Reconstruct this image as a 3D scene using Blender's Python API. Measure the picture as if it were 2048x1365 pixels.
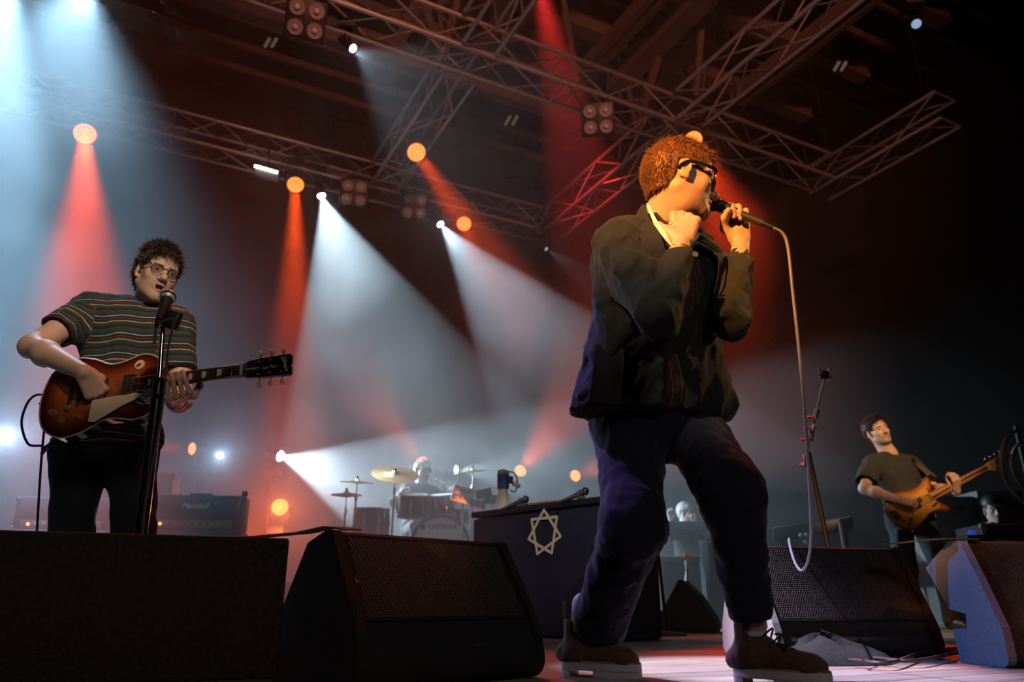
import bpy, bmesh, math, random
import numpy as np
from mathutils import Vector, Matrix, Quaternion
random.seed(7); rng = np.random.default_rng(7)
PI = math.pi
scene = bpy.context.scene
for o in list(bpy.data.objects): bpy.data.objects.remove(o)
C = scene.collection

# ------------------------------------------------------------------ camera
FPX, CAMZ = 1500.0, 0.19
PITCH = math.atan(528/1500)
cam_d = bpy.data.cameras.new('camera'); cam = bpy.data.objects.new('camera', cam_d); C.objects.link(cam)
cam_d.sensor_width = 36; cam_d.sensor_fit = 'HORIZONTAL'; cam_d.lens = FPX/2048*36
cam.location = (0, 0, CAMZ); cam.rotation_euler = (PI/2+PITCH, 0, 0)
cam_d.clip_start = .05; cam_d.clip_end = 100
cam_d.dof.use_dof = True; cam_d.dof.focus_distance = 2.5; cam_d.dof.aperture_fstop = 3.2
scene.camera = cam

# ------------------------------------------------------------------ world, exposure
w = bpy.data.worlds.new('hall_darkness'); scene.world = w; w.use_nodes = True
w.node_tree.nodes['Background'].inputs[0].default_value = (.10, .11, .13, 1)
w.node_tree.nodes['Background'].inputs[1].default_value = .02
vs = scene.view_settings
vs.view_transform = 'Standard'; vs.look = 'None'; vs.exposure = 0; vs.gamma = 1; vs.use_curve_mapping = False
cy = scene.cycles
cy.use_denoising = True; cy.denoising_input_passes = 'RGB_ALBEDO_NORMAL'; cy.use_adaptive_sampling = True; cy.adaptive_threshold = .04; cy.adaptive_min_samples = 12
cy.max_bounces = 4; cy.diffuse_bounces = 1; cy.glossy_bounces = 2; cy.transmission_bounces = 4
cy.volume_bounces = 0; cy.transparent_max_bounces = 6
cy.sample_clamp_direct = 0; cy.sample_clamp_indirect = 4
cy.caustics_reflective = False; cy.caustics_refractive = False

def at(px, py, Y):
    "world point at forward distance Y on the sight line of a photo point (2048x1365)"
    r = (px-1024)/FPX; u = (682.5-py)/FPX
    d = Vector((r, math.cos(PITCH)-u*math.sin(PITCH), math.sin(PITCH)+u*math.cos(PITCH)))
    k = Y/d.y
    return Vector((d.x*k, Y, CAMZ+d.z*k))
def at_z(px, py, z):
    r = (px-1024)/FPX; u = (682.5-py)/FPX
    d = Vector((r, math.cos(PITCH)-u*math.sin(PITCH), math.sin(PITCH)+u*math.cos(PITCH)))
    k = (z-CAMZ)/d.z
    return Vector((d.x*k, d.y*k, z))
STG = math.radians(27.5)                       # the stage is turned against the camera heading
SX, SY = Vector((math.cos(STG), math.sin(STG), 0)), Vector((-math.sin(STG), math.cos(STG), 0))
def S(lat, v, z=0): return SX*lat + SY*v + Vector((0, 0, z))

def spot(name, loc, target, power, color, angle, blend=.1, radius=.05, parent=None):
    l = bpy.data.lights.new(name, 'SPOT'); l.energy = power; l.color = color
    l.spot_size = math.radians(angle); l.spot_blend = blend; l.shadow_soft_size = radius
    o = bpy.data.objects.new(name, l); C.objects.link(o)
    loc = Vector(loc)
    o.location = loc; o.rotation_euler = (Vector(target)-loc).to_track_quat('-Z', 'Y').to_euler()
    if parent:
        o.parent = parent; o.matrix_parent_inverse = pinv(parent)
    return o
def pinv(p):
    return (Matrix.Translation(p.location) @ p.rotation_euler.to_matrix().to_4x4()).inverted()

# spots without fixtures: front, side and back stage light, plus added fills
KEYW = [
 ('singer_key_lamp', (-2.3, -1.4, 3.3), (.60, 2.06, 1.45), 3300, (1.0, .37, .06), 13.5, .85, .06),
 ('singer_white_lamp', (-3.0, -.3, 4.2), (.50, 2.0, 1.04), 560, (1.0, .86, .66), 7.5, .8, .08),
 ('singer_side_lamp', (4.4, 3.9, 3.6), (.70, 2.12, 1.25), 420, (1.0, .50, .16), 13, .8, .06),
 ('guitar_key_lamp', (1.2, -1.8, 3.8), (-1.5, 2.9, 1.38), 950, (1.0, .70, .48), 12, .7, .12),
 ('bass_key_lamp', (2.2, -1.5, 5.2), (3.3, 6.2, 1.40), 3000, (1.0, .56, .26), 8, .6, .12),
 ('hall_wash_lamp', (2.5, -5.0, 5.6), (1.2, 8.0, 7.2), 3400, (1.0, .30, .18), 50, .7, .4),
 ('front_fill', (1.5, -4.0, 3.6), (.4, 2.2, .4), 150, (1.0, .93, .82), 50, .8, .5),  # added soft fill that lifts the dark foreground
 ('lavender_back_lamp', (-1.5, 3.8, 5.2), (.78, 2.62, .05), 4600, (.86, .74, 1.0), 13, .6, .06),
 ('violet_back_lamp', (-2.2, 3.4, 4.0), (.60, 2.2, .36), 800, (.42, .26, 1.0), 12, .6, .06),
 ('blue_back_lamp', (-1.9, 3.5, 4.6), (1.25, 2.5, .40), 900, (.09, .30, 1.0), 13, .5, .08),
 ('red_back_lamp', (-.7, 4.1, 5.4), (-1.15, 2.15, .4), 300, (1.0, .07, .02), 24, .7, .08),
 ('singer_red_rim_lamp', (1.3, 4.2, 5.5), (.52, 2.1, 1.45), 420, (1.0, .05, .03), 12, .7, .06),
 ('orange_stand_lamp', (4.6, 3.2, 4.2), (2.55, 4.4, 1.35), 420, (1.0, .20, .03), 13, .7, .06),
 ('desk_fill', (1.3, -2.0, 4.9), (.15, 4.9, .55), 900, (1.0, .84, .72), 8.5, .7, .08),  # added spot to brighten the desk and its star, no such lamp there
 ('drum_hardware_fill', (-.28, 8.0, .92), (-.58, 8.2, 1.3), 40, (1.0, .16, .02), 56, .8, .04),  # added orange spot inside the view, has no fixture
 ('red_side_lamp', (5.2, .4, 4.4), (2.5, 2.3, 0), 420, (1.0, .09, .015), 24, .8, .1),
]
for a in KEYW: spot(*a)

# ------------------------------------------------------------------ materials
MATS = {}
def mat(name, col, rough=.6, metal=0., emit=None, estr=0., noise=None, bump=None, spec=.5, sheen=0., coat=0., var=.3, trans=0., alpha=1.):
    if name in MATS: return MATS[name]
    m = bpy.data.materials.new(name); m.use_nodes = True; MATS[name] = m
    nt = m.node_tree; b = nt.nodes['Principled BSDF']
    b.inputs['Base Color'].default_value = (*col, 1); b.inputs['Roughness'].default_value = rough
    b.inputs['Metallic'].default_value = metal; b.inputs['Specular IOR Level'].default_value = spec
    b.inputs['Sheen Weight'].default_value = sheen; b.inputs['Coat Weight'].default_value = coat
    b.inputs['Transmission Weight'].default_value = trans; b.inputs['Alpha'].default_value = alpha
    if emit:
        b.inputs['Emission Color'].default_value = (*emit, 1); b.inputs['Emission Strength'].default_value = estr
    if noise or bump:
        tc = nt.nodes.new('ShaderNodeTexCoord')
    if noise:
        n = nt.nodes.new('ShaderNodeTexNoise'); n.inputs['Scale'].default_value = noise; n.inputs['Detail'].default_value = 4
        nt.links.new(tc.outputs['Object'], n.inputs['Vector'])
        mx = nt.nodes.new('ShaderNodeMix'); mx.data_type = 'RGBA'
        mx.inputs['A'].default_value = (*[c*(1-var) for c in col], 1); mx.inputs['B'].default_value = (*[min(1, c*(1+var)) for c in col], 1)
        nt.links.new(n.outputs['Fac'], mx.inputs['Factor']); nt.links.new(mx.outputs['Result'], b.inputs['Base Color'])
    if bump:
        sc, st = bump
        n2 = nt.nodes.new('ShaderNodeTexNoise'); n2.inputs['Scale'].default_value = sc; n2.inputs['Detail'].default_value = 3
        nt.links.new(tc.outputs['Object'], n2.inputs['Vector'])
        bp = nt.nodes.new('ShaderNodeBump'); bp.inputs['Strength'].default_value = st; bp.inputs['Distance'].default_value = .01
        nt.links.new(n2.outputs['Fac'], bp.inputs['Height']); nt.links.new(bp.outputs['Normal'], b.inputs['Normal'])
    return m
BLACKM = mat('black_metal', (.012, .012, .013), .45, .3)
BLACKP = mat('black_plastic', (.014, .014, .015), .5, noise=60, var=.2)
CHROME = mat('chrome', (.62, .62, .64), .18, 1.)
ALU = mat('dull_aluminium', (.44, .40, .37), .5, .75, noise=14, var=.25)
STEEL = mat('painted_steel', (.24, .20, .17), .7, .15, noise=5, var=.4)
RUBBER = mat('black_rubber', (.01, .01, .01), .75)

# ------------------------------------------------------------------ mesh helpers
def frame(d, up=(0, 0, 1)):
    d = Vector(d).normalized(); up = Vector(up)
    if abs(d.dot(up)) > .98: up = Vector((1, 0, 0))
    x = d.cross(up).normalized(); y = x.cross(d).normalized()
    return x, y, d
class MB:
    def __init__(s): s.v = []; s.f = []
    def add(s, vs, fs):
        n = len(s.v); s.v += [tuple(v) for v in vs]; s.f += [tuple(i+n for i in f) for f in fs]; return s
    def box(s, c, size, m=None, taper=1.0):
        x, y, z = [d/2 for d in size]; t = taper
        vs = [(-x, -y, -z), (x, -y, -z), (x, y, -z), (-x, y, -z), (-x*t, -y*t, z), (x*t, -y*t, z), (x*t, y*t, z), (-x*t, y*t, z)]
        vs = [Vector(v) for v in vs]
        if m is not None: vs = [m @ v for v in vs]
        vs = [v+Vector(c) for v in vs]
        return s.add(vs, [(0, 3, 2, 1), (4, 5, 6, 7), (0, 1, 5, 4), (1, 2, 6, 5), (2, 3, 7, 6), (3, 0, 4, 7)])
    def bbox(s, c, size, b=.01, m=None):
        "box with bevelled edges"
        bm = bmesh.new(); bmesh.ops.create_cube(bm, size=1)
        bmesh.ops.scale(bm, vec=Vector(size), verts=bm.verts)
        bmesh.ops.bevel(bm, geom=bm.edges[:], offset=b, segments=2, profile=.5, affect='EDGES')
        return s.bm(bm, c, m)
    def bm(s, bm, c=(0, 0, 0), m=None):
        bm.verts.index_update()
        vs = [(m @ v.co if m is not None else v.co)+Vector(c) for v in bm.verts]
        fs = [[v.index for v in f.verts] for f in bm.faces]; bm.free()
        return s.add(vs, fs)
    def tube(s, pts, r, n=8, cap=True, closed=False):
        pts = [Vector(p) for p in pts]; L = len(pts)
        rs = r if isinstance(r, (list, tuple)) else [r]*L
        vs = []; fs = []; prev = None
        for i, p in enumerate(pts):
            if closed: d = pts[(i+1) % L]-pts[i-1]
            else: d = pts[min(i+1, L-1)]-pts[max(i-1, 0)]
            if d.length < 1e-9: d = Vector((0, 0, 1))
            d.normalize()
            if prev is None: x, y, _ = frame(d)
            else:
                x = prev-d*prev.dot(d)
                x = x.normalized() if x.length > 1e-6 else frame(d)[0]
                y = d.cross(x)
            prev = x
            for k in range(n):
                a = 2*PI*k/n; vs.append(p+(x*math.cos(a)+y*math.sin(a))*rs[i])
        m = L if closed else L-1
        for i in range(m):
            j = (i+1) % L
            for k in range(n):
                k2 = (k+1) % n
                fs.append((i*n+k, i*n+k2, j*n+k2, j*n+k))
        if cap and not closed:
            fs.append(tuple(range(n-1, -1, -1))); fs.append(tuple((L-1)*n+k for k in range(n)))
        return s.add(vs, fs)
    def lathe(s, prof, c=(0, 0, 0), axis=(0, 0, 1), n=24):
        "prof: (radius, height) pairs along axis"
        x, y, d = frame(axis); c = Vector(c); vs = []; fs = []
        for r, h in prof:
            for k in range(n):
                a = 2*PI*k/n; vs.append(c+d*h+(x*math.cos(a)+y*math.sin(a))*max(r, 1e-5))
        for i in range(len(prof)-1):
            for k in range(n):
                k2 = (k+1) % n; fs.append((i*n+k, i*n+k2, (i+1)*n+k2, (i+1)*n+k))
        fs.append(tuple(range(n-1, -1, -1))); fs.append(tuple((len(prof)-1)*n+k for k in range(n)))
        return s.add(vs, fs)
    def prism(s, poly, o, ex, ey, ez, t):
        "2D outline in plane (ex,ey) at o, thickness t along ez"
        o, ex, ey, ez = Vector(o), Vector(ex), Vector(ey), Vector(ez); n = len(poly)
        vs = [o+ex*a+ey*b for a, b in poly]+[o+ex*a+ey*b+ez*t for a, b in poly]
        fs = [tuple(range(n-1, -1, -1)), tuple(range(n, 2*n))]+[(i, (i+1) % n, n+(i+1) % n, n+i) for i in range(n)]
        return s.add(vs, fs)
    def sphere(s, c, r, n=12, m=8, sc=(1, 1, 1), rot=None):
        vs = []; fs = []; c = Vector(c)
        for i in range(m+1):
            t = PI*i/m
            for k in range(n):
                a = 2*PI*k/n
                v = Vector((math.sin(t)*math.cos(a)*r*sc[0], math.sin(t)*math.sin(a)*r*sc[1], math.cos(t)*r*sc[2]))
                vs.append(c+(rot @ v if rot is not None else v))
        for i in range(m):
            for k in range(n):
                k2 = (k+1) % n; fs.append((i*n+k, (i+1)*n+k, (i+1)*n+k2, i*n+k2))
        return s.add(vs, fs)
    def mesh(s, name, smooth=False):
        me = bpy.data.meshes.new(name); me.from_pydata(s.v, [], s.f)
        bm = bmesh.new(); bm.from_mesh(me)
        bmesh.ops.recalc_face_normals(bm, faces=bm.faces); bm.to_mesh(me); bm.free()
        if smooth:
            me.polygons.foreach_set('use_smooth', [True]*len(me.polygons))
            try: me.set_sharp_from_angle(angle=math.radians(40))
            except Exception: pass
        return me
    def build(s, name, m, parent=None, smooth=True, world=False):
        return obj(name, s.mesh(name, smooth), m, parent, world)
def obj(name, me, m, parent=None, world=False):
    o = bpy.data.objects.new(name, me); C.objects.link(o)
    if m is not None:
        me.materials.clear(); me.materials.append(m)
    if parent is not None:
        o.parent = parent
        if world:
            top = parent
            o.matrix_parent_inverse = wmat(parent).inverted()
    return o
def wmat(o):
    M = Matrix.LocRotScale(o.location, o.rotation_euler, o.scale)
    if o.parent: M = wmat(o.parent) @ o.matrix_parent_inverse @ M
    return M
def thing(name, label, cat, loc=(0, 0, 0), rotz=0, group=None):
    o = bpy.data.objects.new(name, None); C.objects.link(o); o.empty_display_size = .1
    o.location = loc; o.rotation_euler = (0, 0, rotz)
    return tag(o, label, cat, group)
def tag(o, label, cat=None, group=None, kind=None):
    o['label'] = label
    if cat: o['category'] = cat
    if group: o['group'] = group
    if kind: o['kind'] = kind
    return o
def struct(o, label=None):
    o['kind'] = 'structure'
    if label: o['label'] = label
    return o
def copy_tree(o, parent=None):
    c = o.copy(); C.objects.link(c)
    if parent: c.parent = parent
    for ch in list(o.children): copy_tree(ch, c)
    return c
UNIT = {}
def unit_rod(n=8):
    if n not in UNIT: UNIT[n] = MB().lathe([(1, 0), (1, 1)], n=n).mesh('rod', True)
    return UNIT[n]
RODM = {}
def rod(name, a, b, r, m, parent=None, n=8, world=False):
    key = (m.name, n)
    if key not in RODM:
        me = unit_rod(n).copy(); me.materials.append(m); RODM[key] = me
    a, b = Vector(a), Vector(b); o = bpy.data.objects.new(name, RODM[key]); C.objects.link(o)
    o.location = a; o.rotation_mode = 'QUATERNION'; o.rotation_quaternion = (b-a).to_track_quat('Z', 'Y')
    o.scale = (r, r, (b-a).length)
    if parent is not None:
        o.parent = parent
        if world: o.matrix_parent_inverse = wmat(parent).inverted()
    return o
def bez(pts, n=24):
    "Catmull-Rom through pts"
    pts = [Vector(p) for p in pts]; P = [pts[0]*2-pts[1]]+pts+[pts[-1]*2-pts[-2]]; out = []
    for i in range(1, len(P)-2):
        for k in range(n):
            t = k/n; a, b, c, d = P[i-1], P[i], P[i+1], P[i+2]
            out.append(.5*((2*b)+(c-a)*t+(2*a-5*b+4*c-d)*t*t+(3*b-a-3*c+d)*t**3))
    out.append(pts[-1]); return out
def rotm(ax, ay, az):
    "3x3 with the given vectors as columns"
    return Matrix((ax, ay, az)).transposed()
def text(name, s, size, origin, ex, ey, m, parent, ext=.001, shear=0., sx=1., world=True, align='CENTER'):
    cu = bpy.data.curves.new(name, 'FONT'); cu.body = s; cu.size = size; cu.extrude = ext; cu.shear = shear
    cu.align_x = align; cu.align_y = 'CENTER'; cu.resolution_u = 3
    to = bpy.data.objects.new(name, cu); C.objects.link(to)
    dg = bpy.context.evaluated_depsgraph_get()
    me = bpy.data.meshes.new_from_object(to.evaluated_get(dg)); bpy.data.objects.remove(to)
    ex, ey = Vector(ex).normalized(), Vector(ey).normalized(); ez = ex.cross(ey)
    M = Matrix.Translation(origin) @ rotm(ex*sx, ey, ez).to_4x4()
    me.transform(M); me.name = name
    return obj(name, me, m, parent, world)
# ================================================================== SETTING
BACKV, LATL, LATR, FRONTV, CEIL = 12.6, -9.5, 12.5, -7.0, 9.2
def wood_mat():
    m = mat('stage_boards', (.30, .26, .22), .5); nt = m.node_tree; b = nt.nodes['Principled BSDF']
    tc = nt.nodes.new('ShaderNodeTexCoord'); mp = nt.nodes.new('ShaderNodeMapping'); mp.inputs['Scale'].default_value = (1.2, 26, 26)
    n = nt.nodes.new('ShaderNodeTexNoise'); n.inputs['Scale'].default_value = 2.2; n.inputs['Detail'].default_value = 8; n.inputs['Roughness'].default_value = .65
    oi = nt.nodes.new('ShaderNodeObjectInfo'); cr = nt.nodes.new('ShaderNodeValToRGB')
    cr.color_ramp.elements[0].position = .3; cr.color_ramp.elements[0].color = (.16, .135, .11, 1)
    cr.color_ramp.elements[1].position = .7; cr.color_ramp.elements[1].color = (.40, .36, .31, 1)
    hv = nt.nodes.new('ShaderNodeHueSaturation'); mr = nt.nodes.new('ShaderNodeMapRange'); mr.inputs['To Min'].default_value = .75; mr.inputs['To Max'].default_value = 1.2
    nt.links.new(tc.outputs['Object'], mp.inputs[0]); nt.links.new(mp.outputs[0], n.inputs['Vector'])
    nt.links.new(n.outputs['Fac'], cr.inputs[0]); nt.links.new(oi.outputs['Random'], mr.inputs['Value'])
    nt.links.new(mr.outputs[0], hv.inputs['Value']); nt.links.new(cr.outputs[0], hv.inputs['Color']); nt.links.new(hv.outputs[0], b.inputs['Base Color'])
    bp = nt.nodes.new('ShaderNodeBump'); bp.inputs['Strength'].default_value = .25; bp.inputs['Distance'].default_value = .004
    nt.links.new(n.outputs['Fac'], bp.inputs['Height']); nt.links.new(bp.outputs[0], b.inputs['Normal'])
    return m
WOOD = wood_mat()
DECK = mat('dark_deck', (.05, .042, .037), .6, noise=3)
mid = (LATL+LATR)/2
fl = MB().box((mid, (FRONTV+BACKV)/2, -.09), (LATR-LATL, BACKV-FRONTV, .12)).build('floor', DECK, smooth=False)
fl.rotation_euler = (0, 0, STG); struct(fl, 'dark stage deck under worn wooden boards')
# boards laid across the stage, one object each
pm = {}
for r in range(38):
    v = -.4+r*.15
    x = -3.2-random.random()*1.5
    while x < 8.0:
        L = random.choice((2.4, 2.7, 3.0)); k = L
        if k not in pm:
            pm[k] = MB().bbox((0, 0, 0), (L-.004, .146, .03), .003).mesh('floor_board'); pm[k].materials.append(WOOD)
        o = bpy.data.objects.new('floor_board', pm[k]); C.objects.link(o); o.parent = fl
        o.location = (x+L/2, v, -.015+random.uniform(-.0012, 0)); x += L
CURT = mat('black_backdrop_cloth', (.005, .005, .006), .95, noise=3, var=.3, spec=.1)
def curtain(name, a, b, z0, z1, folds, amp, label):
    a, b = Vector(a), Vector(b); d = (b-a); n = int(d.length*folds); nn = d.normalized().cross(Vector((0, 0, 1)))
    m = MB(); vs = []
    N = n*6
    for i in range(N+1):
        t = i/N; off = amp*math.sin(t*n*2*PI)+amp*.6*math.sin(t*n*2*PI*.37+1.3)
        for z in (z0, (z0+z1)/2, z1): vs.append(a+d*t+nn*off*(1 if z < z1 else .7)+Vector((0, 0, z)))
    fs = []
    for i in range(N):
        for j in range(2): fs.append((i*3+j, (i+1)*3+j, (i+1)*3+j+1, i*3+j+1))
    return struct(m.add(vs, fs).build(name, CURT), label)
curtain('wall_back', S(LATL, BACKV), S(LATR, BACKV), 0, CEIL, 1.3, .05, 'black folded backdrop cloth behind the stage')
curtain('wall_left', S(LATL, FRONTV), S(LATL, BACKV), 0, CEIL, 2.0, .07, 'black drape along the side of the stage')
WALLM = mat('hall_wall', (.03, .024, .02), .9, noise=2)
for nm, c, sz, lb in (('wall_right', (LATR, (FRONTV+BACKV)/2, CEIL/2), (.2, BACKV-FRONTV, CEIL), 'dark side wall of the hall'),
                      ('wall_front', (mid, FRONTV, CEIL/2), (LATR-LATL, .2, CEIL), 'dark far end of the hall behind the audience'),
                      ('ceiling', (mid, (FRONTV+BACKV)/2, CEIL+.1), (LATR-LATL, BACKV-FRONTV, .2), 'dark boarded roof of the hall')):
    o = MB().box(c, sz).build(nm, WALLM, smooth=False); o.rotation_euler = (0, 0, STG); struct(o, lb)
# roof frame under the ceiling: beams, rafters, braces
roof = bpy.data.objects['ceiling']
ROOFM = mat('roof_timber', (.10, .068, .05), .8, noise=4, var=.45, bump=(30, .3))
def beam(a, b, wd, ht, name='roof_beam', m=ROOFM):
    a, b = Vector(a), Vector(b); x, y, d = frame(b-a)
    L = (b-a).length
    o = MB().box((0, 0, L/2), (wd, ht, L)).build(name, m, smooth=False)
    o.parent = roof
    M = Matrix.Translation(a) @ rotm(x, y, d).to_4x4()
    o.matrix_parent_inverse = wmat(roof).inverted(); o.matrix_basis = M
    return o
ZB = 8.2
for lat, wd in ((3.85, .10), (4.12, .10), (5.5, .09), (5.66, .09), (6.2, .30), (8.1, .10), (8.3, .10)):
    beam(S(lat, -1, ZB), S(lat, 9.3 if lat < 6 else 8.3 if lat < 7 else 7.6, ZB), wd, .24)
for v in (5.0, 6.4, 7.6): beam(S(3.0, v, ZB+.28), S(9.9, v, ZB+.28), .22, .28)
beam(S(-2.5, 8.1, 7.15), S(6.2, 8.1, 7.15), .16, .16, 'roof_pipe')
for lat, v in ((3.0, 7.2), (6.3, 7.3)):
    beam(S(lat, v-.55, ZB+.7), S(lat, v+.6, 7.15), .09, .09, 'roof_strut'); beam(S(lat+.02, v+.9, ZB+.7), S(lat, v+.62, 7.2), .07, .07, 'roof_strut')
beam(at_z(1128, 0, 8.3), at_z(1157, 175, 7.3), .07, .07, 'roof_strut'); beam(at_z(1402, 60, 8.2), at_z(1390, 192, 7.3), .08, .08, 'roof_strut')
beam(at_z(842, -8, 8.3), at_z(776, 132, 7.2), .12, .12, 'roof_strut'); beam(at_z(844, -8, 8.3), at_z(886, 112, 7.2), .10, .10, 'roof_strut')
for v in np.arange(2.5, 12, .62): beam(S(-4, v, CEIL-.12), S(11.5, v, CEIL-.12), .07, .16, 'roof_purlin')

# ------------------------------------------------------------------ trusses
TZ = 6.2
def truss(a, b, label, size=.40, bay=.55, group='lighting trusses over the stage'):
    a, b = Vector(a), Vector(b); x, y, d = frame(b-a); L = (b-a).length
    t = thing('lighting_truss', label, 'truss', a, 0, group)
    h = size/2; cor = [x*sx*h+y*sy*h for sx, sy in ((-1, -1), (1, -1), (1, 1), (-1, 1))]
    for c in cor: rod('chord', c, c+d*L, .026, ALU, t)
    n = int(L/bay)
    for i in range(n):
        s0, s1 = d*(L*i/n), d*(L*(i+1)/n)
        for f in range(4):
            p, q = cor[f], cor[(f+1) % 4]
            if i % 2: p, q = q, p
            if f in (0, 2) and i % 3 == 0: rod('cross_bar', p+s0, q+s0, .013, ALU, t, 6)
            rod('brace', p+s0, q+s1, .013, ALU, t, 6)
    for e in (.12, .88): rod('hoist_chain', d*L*e+y*h, d*L*e+y*(CEIL-a.z-.02), .008, BLACKM, t, 6)
    return t
truss(S(-6.8, 9.7, TZ), S(5.5, 9.7, TZ), 'rear lighting truss carrying the two white beams')
truss(S(-4.5, 6.4, TZ), S(8.45, 6.4, TZ), 'front cross truss running over the singer')
truss(S(2.8, 1.2, TZ), S(2.8, 6.12, TZ), 'upstage truss section overhead left of the singer')
truss(S(2.8, 6.68, TZ), S(2.8, 9.42, TZ), 'truss section joining the two cross trusses above the drums')
truss(S(5.75, 1.2, TZ), S(5.75, 6.12, TZ), 'red lit truss reaching up above the singer')
truss(S(5.75, 6.68, TZ), S(5.75, 9.9, TZ), 'dark truss section behind the singer running to the rear truss')
truss(S(8.7, 4.6, TZ), S(8.7, 6.68, TZ), 'dim truss section hanging alone in the dark corner')

# ------------------------------------------------------------------ stage lamps
LEDM = {}
def glow(name, col, s):
    if name not in LEDM: LEDM[name] = mat(name, (.02, .02, .02), .4, emit=col, estr=s); LEDM[name].cycles.emission_sampling = 'NONE'
    return LEDM[name]
def wash_lamp(pos, target, label, lens='orange', R=.12, power=0, color=(1, .1, .02), angle=20, blend=.6, hang=None, stand=None, rad=.07, es=None):
    "LED wash head: tilting body with bead lens, yoke, base"
    pos, target = Vector(pos), Vector(target)
    base = Vector((pos.x, pos.y, hang if hang is not None else 0))
    t = thing('stage_lamp', label, 'stage lamp', base, 0, 'stage lamps')
    d = (target-pos).normalized(); x, y, _ = frame(d)
    b = MB().lathe([(R*.55, -.26), (R*.85, -.22), (R*1.05, -.05), (R*1.12, -.012), (R*1.12, .0), (R*1.02, .004), (R*1.0, -.012), (0, -.012)], pos, d, 20)
    b.build('head', BLACKP, t, world=True)
    cols = {'orange': ((1, .17, .03), 4.5, (1, .20, .035), 1.7), 'white': ((.75, .9, 1), 30, (.8, .93, 1), 12), 'off': ((.5, .7, 1), .35, (.5, .7, 1), .2)}
    c1, s1, c2, s2 = cols[lens]
    if es: s1, s2 = s1*es, s2*es
    if lens == 'orange':
        disc = MB().lathe([(R*.97, -.008), (R*.97, -.004), (0, -.004)], pos, d, 20).build('lens', glow('lens_'+lens, c2, s2), t, world=True)
        bd = MB()
        rings = [(0, 1), (.27, 6), (.53, 12), (.80, 18)]
        for rr, n in rings:
            for k in range(n):
                a = 2*PI*k/n+rr*3
                c = pos+(x*math.cos(a)+y*math.sin(a))*R*rr
                bd.lathe([(R*.115, -.004), (R*.10, .004), (0, .006)], c, d, 7)
        o = bd.build('led_beads', glow('bead_'+lens, c1, s1), disc, world=True); o['kind'] = 'stuff'
    else:
        MB().lathe([(R*.97, -.008), (R*.9, .004), (R*.5, .02), (0, .024)], pos, d, 20).build('lens', glow('lens_%s_%s' % (lens, es), c1, s1), t, world=True)
    up = 1 if hang is not None else -1
    hx = x; arm = pos-d*.12+Vector((0, 0, up*(R+.12)))
    pts = [pos-d*.12+hx*R*1.2, pos-d*.12+hx*R*1.25+Vector((0, 0, up*R*.8)), arm+hx*R*.8, arm-hx*R*.8, pos-d*.12-hx*R*1.25+Vector((0, 0, up*R*.8)), pos-d*.12-hx*R*1.2]
    MB().tube(pts, .014, 6).build('yoke', BLACKM, t, world=True)
    MB().bbox(arm+Vector((0, 0, up*.05)), (.2, .2, .1), .015).build('base', BLACKP, t, world=True)
    if hang is not None: rod('clamp', arm+Vector((0, 0, .1)), Vector((arm.x, arm.y, max(hang, arm.z+.15))), .02, BLACKM, t, world=True)
    elif stand:
        rod('stand_pole', Vector((arm.x, arm.y, .0)), arm-Vector((0, 0, .1)), .03, BLACKM, t, world=True)
        MB().lathe([(.16, 0), (.16, .02), (.03, .03)], (arm.x, arm.y, 0)).build('stand_foot', BLACKM, t, world=True)
    if power: spot('lamp_beam', pos+d*.05, target, power, color, angle, blend, rad, t)
    return t
RED = (1, .075, .010); ICE = (.62, .84, 1.0)
HG = TZ-.2
def low(px, py, Y): return at(px, py, Y)
wash_lamp(at_z(170, 268, 5.75), at(166, 760, 5.4), 'orange stage lamp high on the left above the guitarist', R=.135, power=9000, color=RED, angle=13, blend=.9, hang=HG)
wash_lamp(at_z(591, 370, 5.75), at(586, 760, 6.6), 'orange stage lamp beside the white batten on the rear truss', R=.12, power=8500, color=RED, angle=7.5, blend=.7, hang=HG)
wash_lamp(at_z(833, 305, 5.8), at(1010, 560, 5.6), 'orange stage lamp hanging at mid height between the trusses', R=.125, power=3200, color=RED, angle=7, blend=.7, hang=HG)
wash_lamp(at_z(928, 448, 5.75), at(975, 620, 6.4), 'small orange stage lamp right of the second white beam', R=.115, power=900, color=RED, angle=7, blend=.7, hang=HG)
wash_lamp(at_z(1387, 280, 5.8), at(1540, 640, 5.2), 'orange stage lamp peeking out behind the hair of the singer', R=.115, power=2600, color=(1, .05, .01), angle=15, blend=.9, hang=HG)
wash_lamp(at_z(1070, -70, 7.2), at_z(1135, 230, 6.4), 'red stage lamp shining down from the roof top', R=.12, power=3600, color=(1, .03, .03), angle=24, hang=8.0)
wash_lamp(at_z(643, 392, 5.75), at(800, 860, 8.6), 'white stage lamp throwing the tall broad beam', 'white', .06, 2500, ICE, 40, .16, HG, rad=.03)
wash_lamp(at_z(881, 449, 5.75), at(1120, 760, 8.8), 'white stage lamp throwing the narrower beam beside the singer', 'white', .055, 1550, ICE, 30, .2, HG, rad=.03)
wash_lamp(at_z(706, 97, 5.8), at_z(830, 190, 5.0), 'small white stage lamp high on the front cross truss', 'white', .045, 70, ICE, 60, .6, HG, rad=.03, es=.6)
wash_lamp(at_z(1092, 498, 5.6), at_z(1180, 560, 5.0), 'tiny pale stage lamp under the rear truss end', 'off', .035, 30, ICE, 40, .6, HG, rad=.02, es=3)
wash_lamp(at_z(1833, 48, 6.0), (2, 2, 0), 'lone pale blue lamp in the dark upper right corner', 'off', .05, hang=HG+.3, es=1.5)
wash_lamp(at_z(178, -30, 5.75), at(70, 210, 5.0), 'glaring blue white stage lamp at the top left edge', 'white', .10, 1600, (.40, .72, 1), 56, 1., HG, rad=.08)
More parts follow.
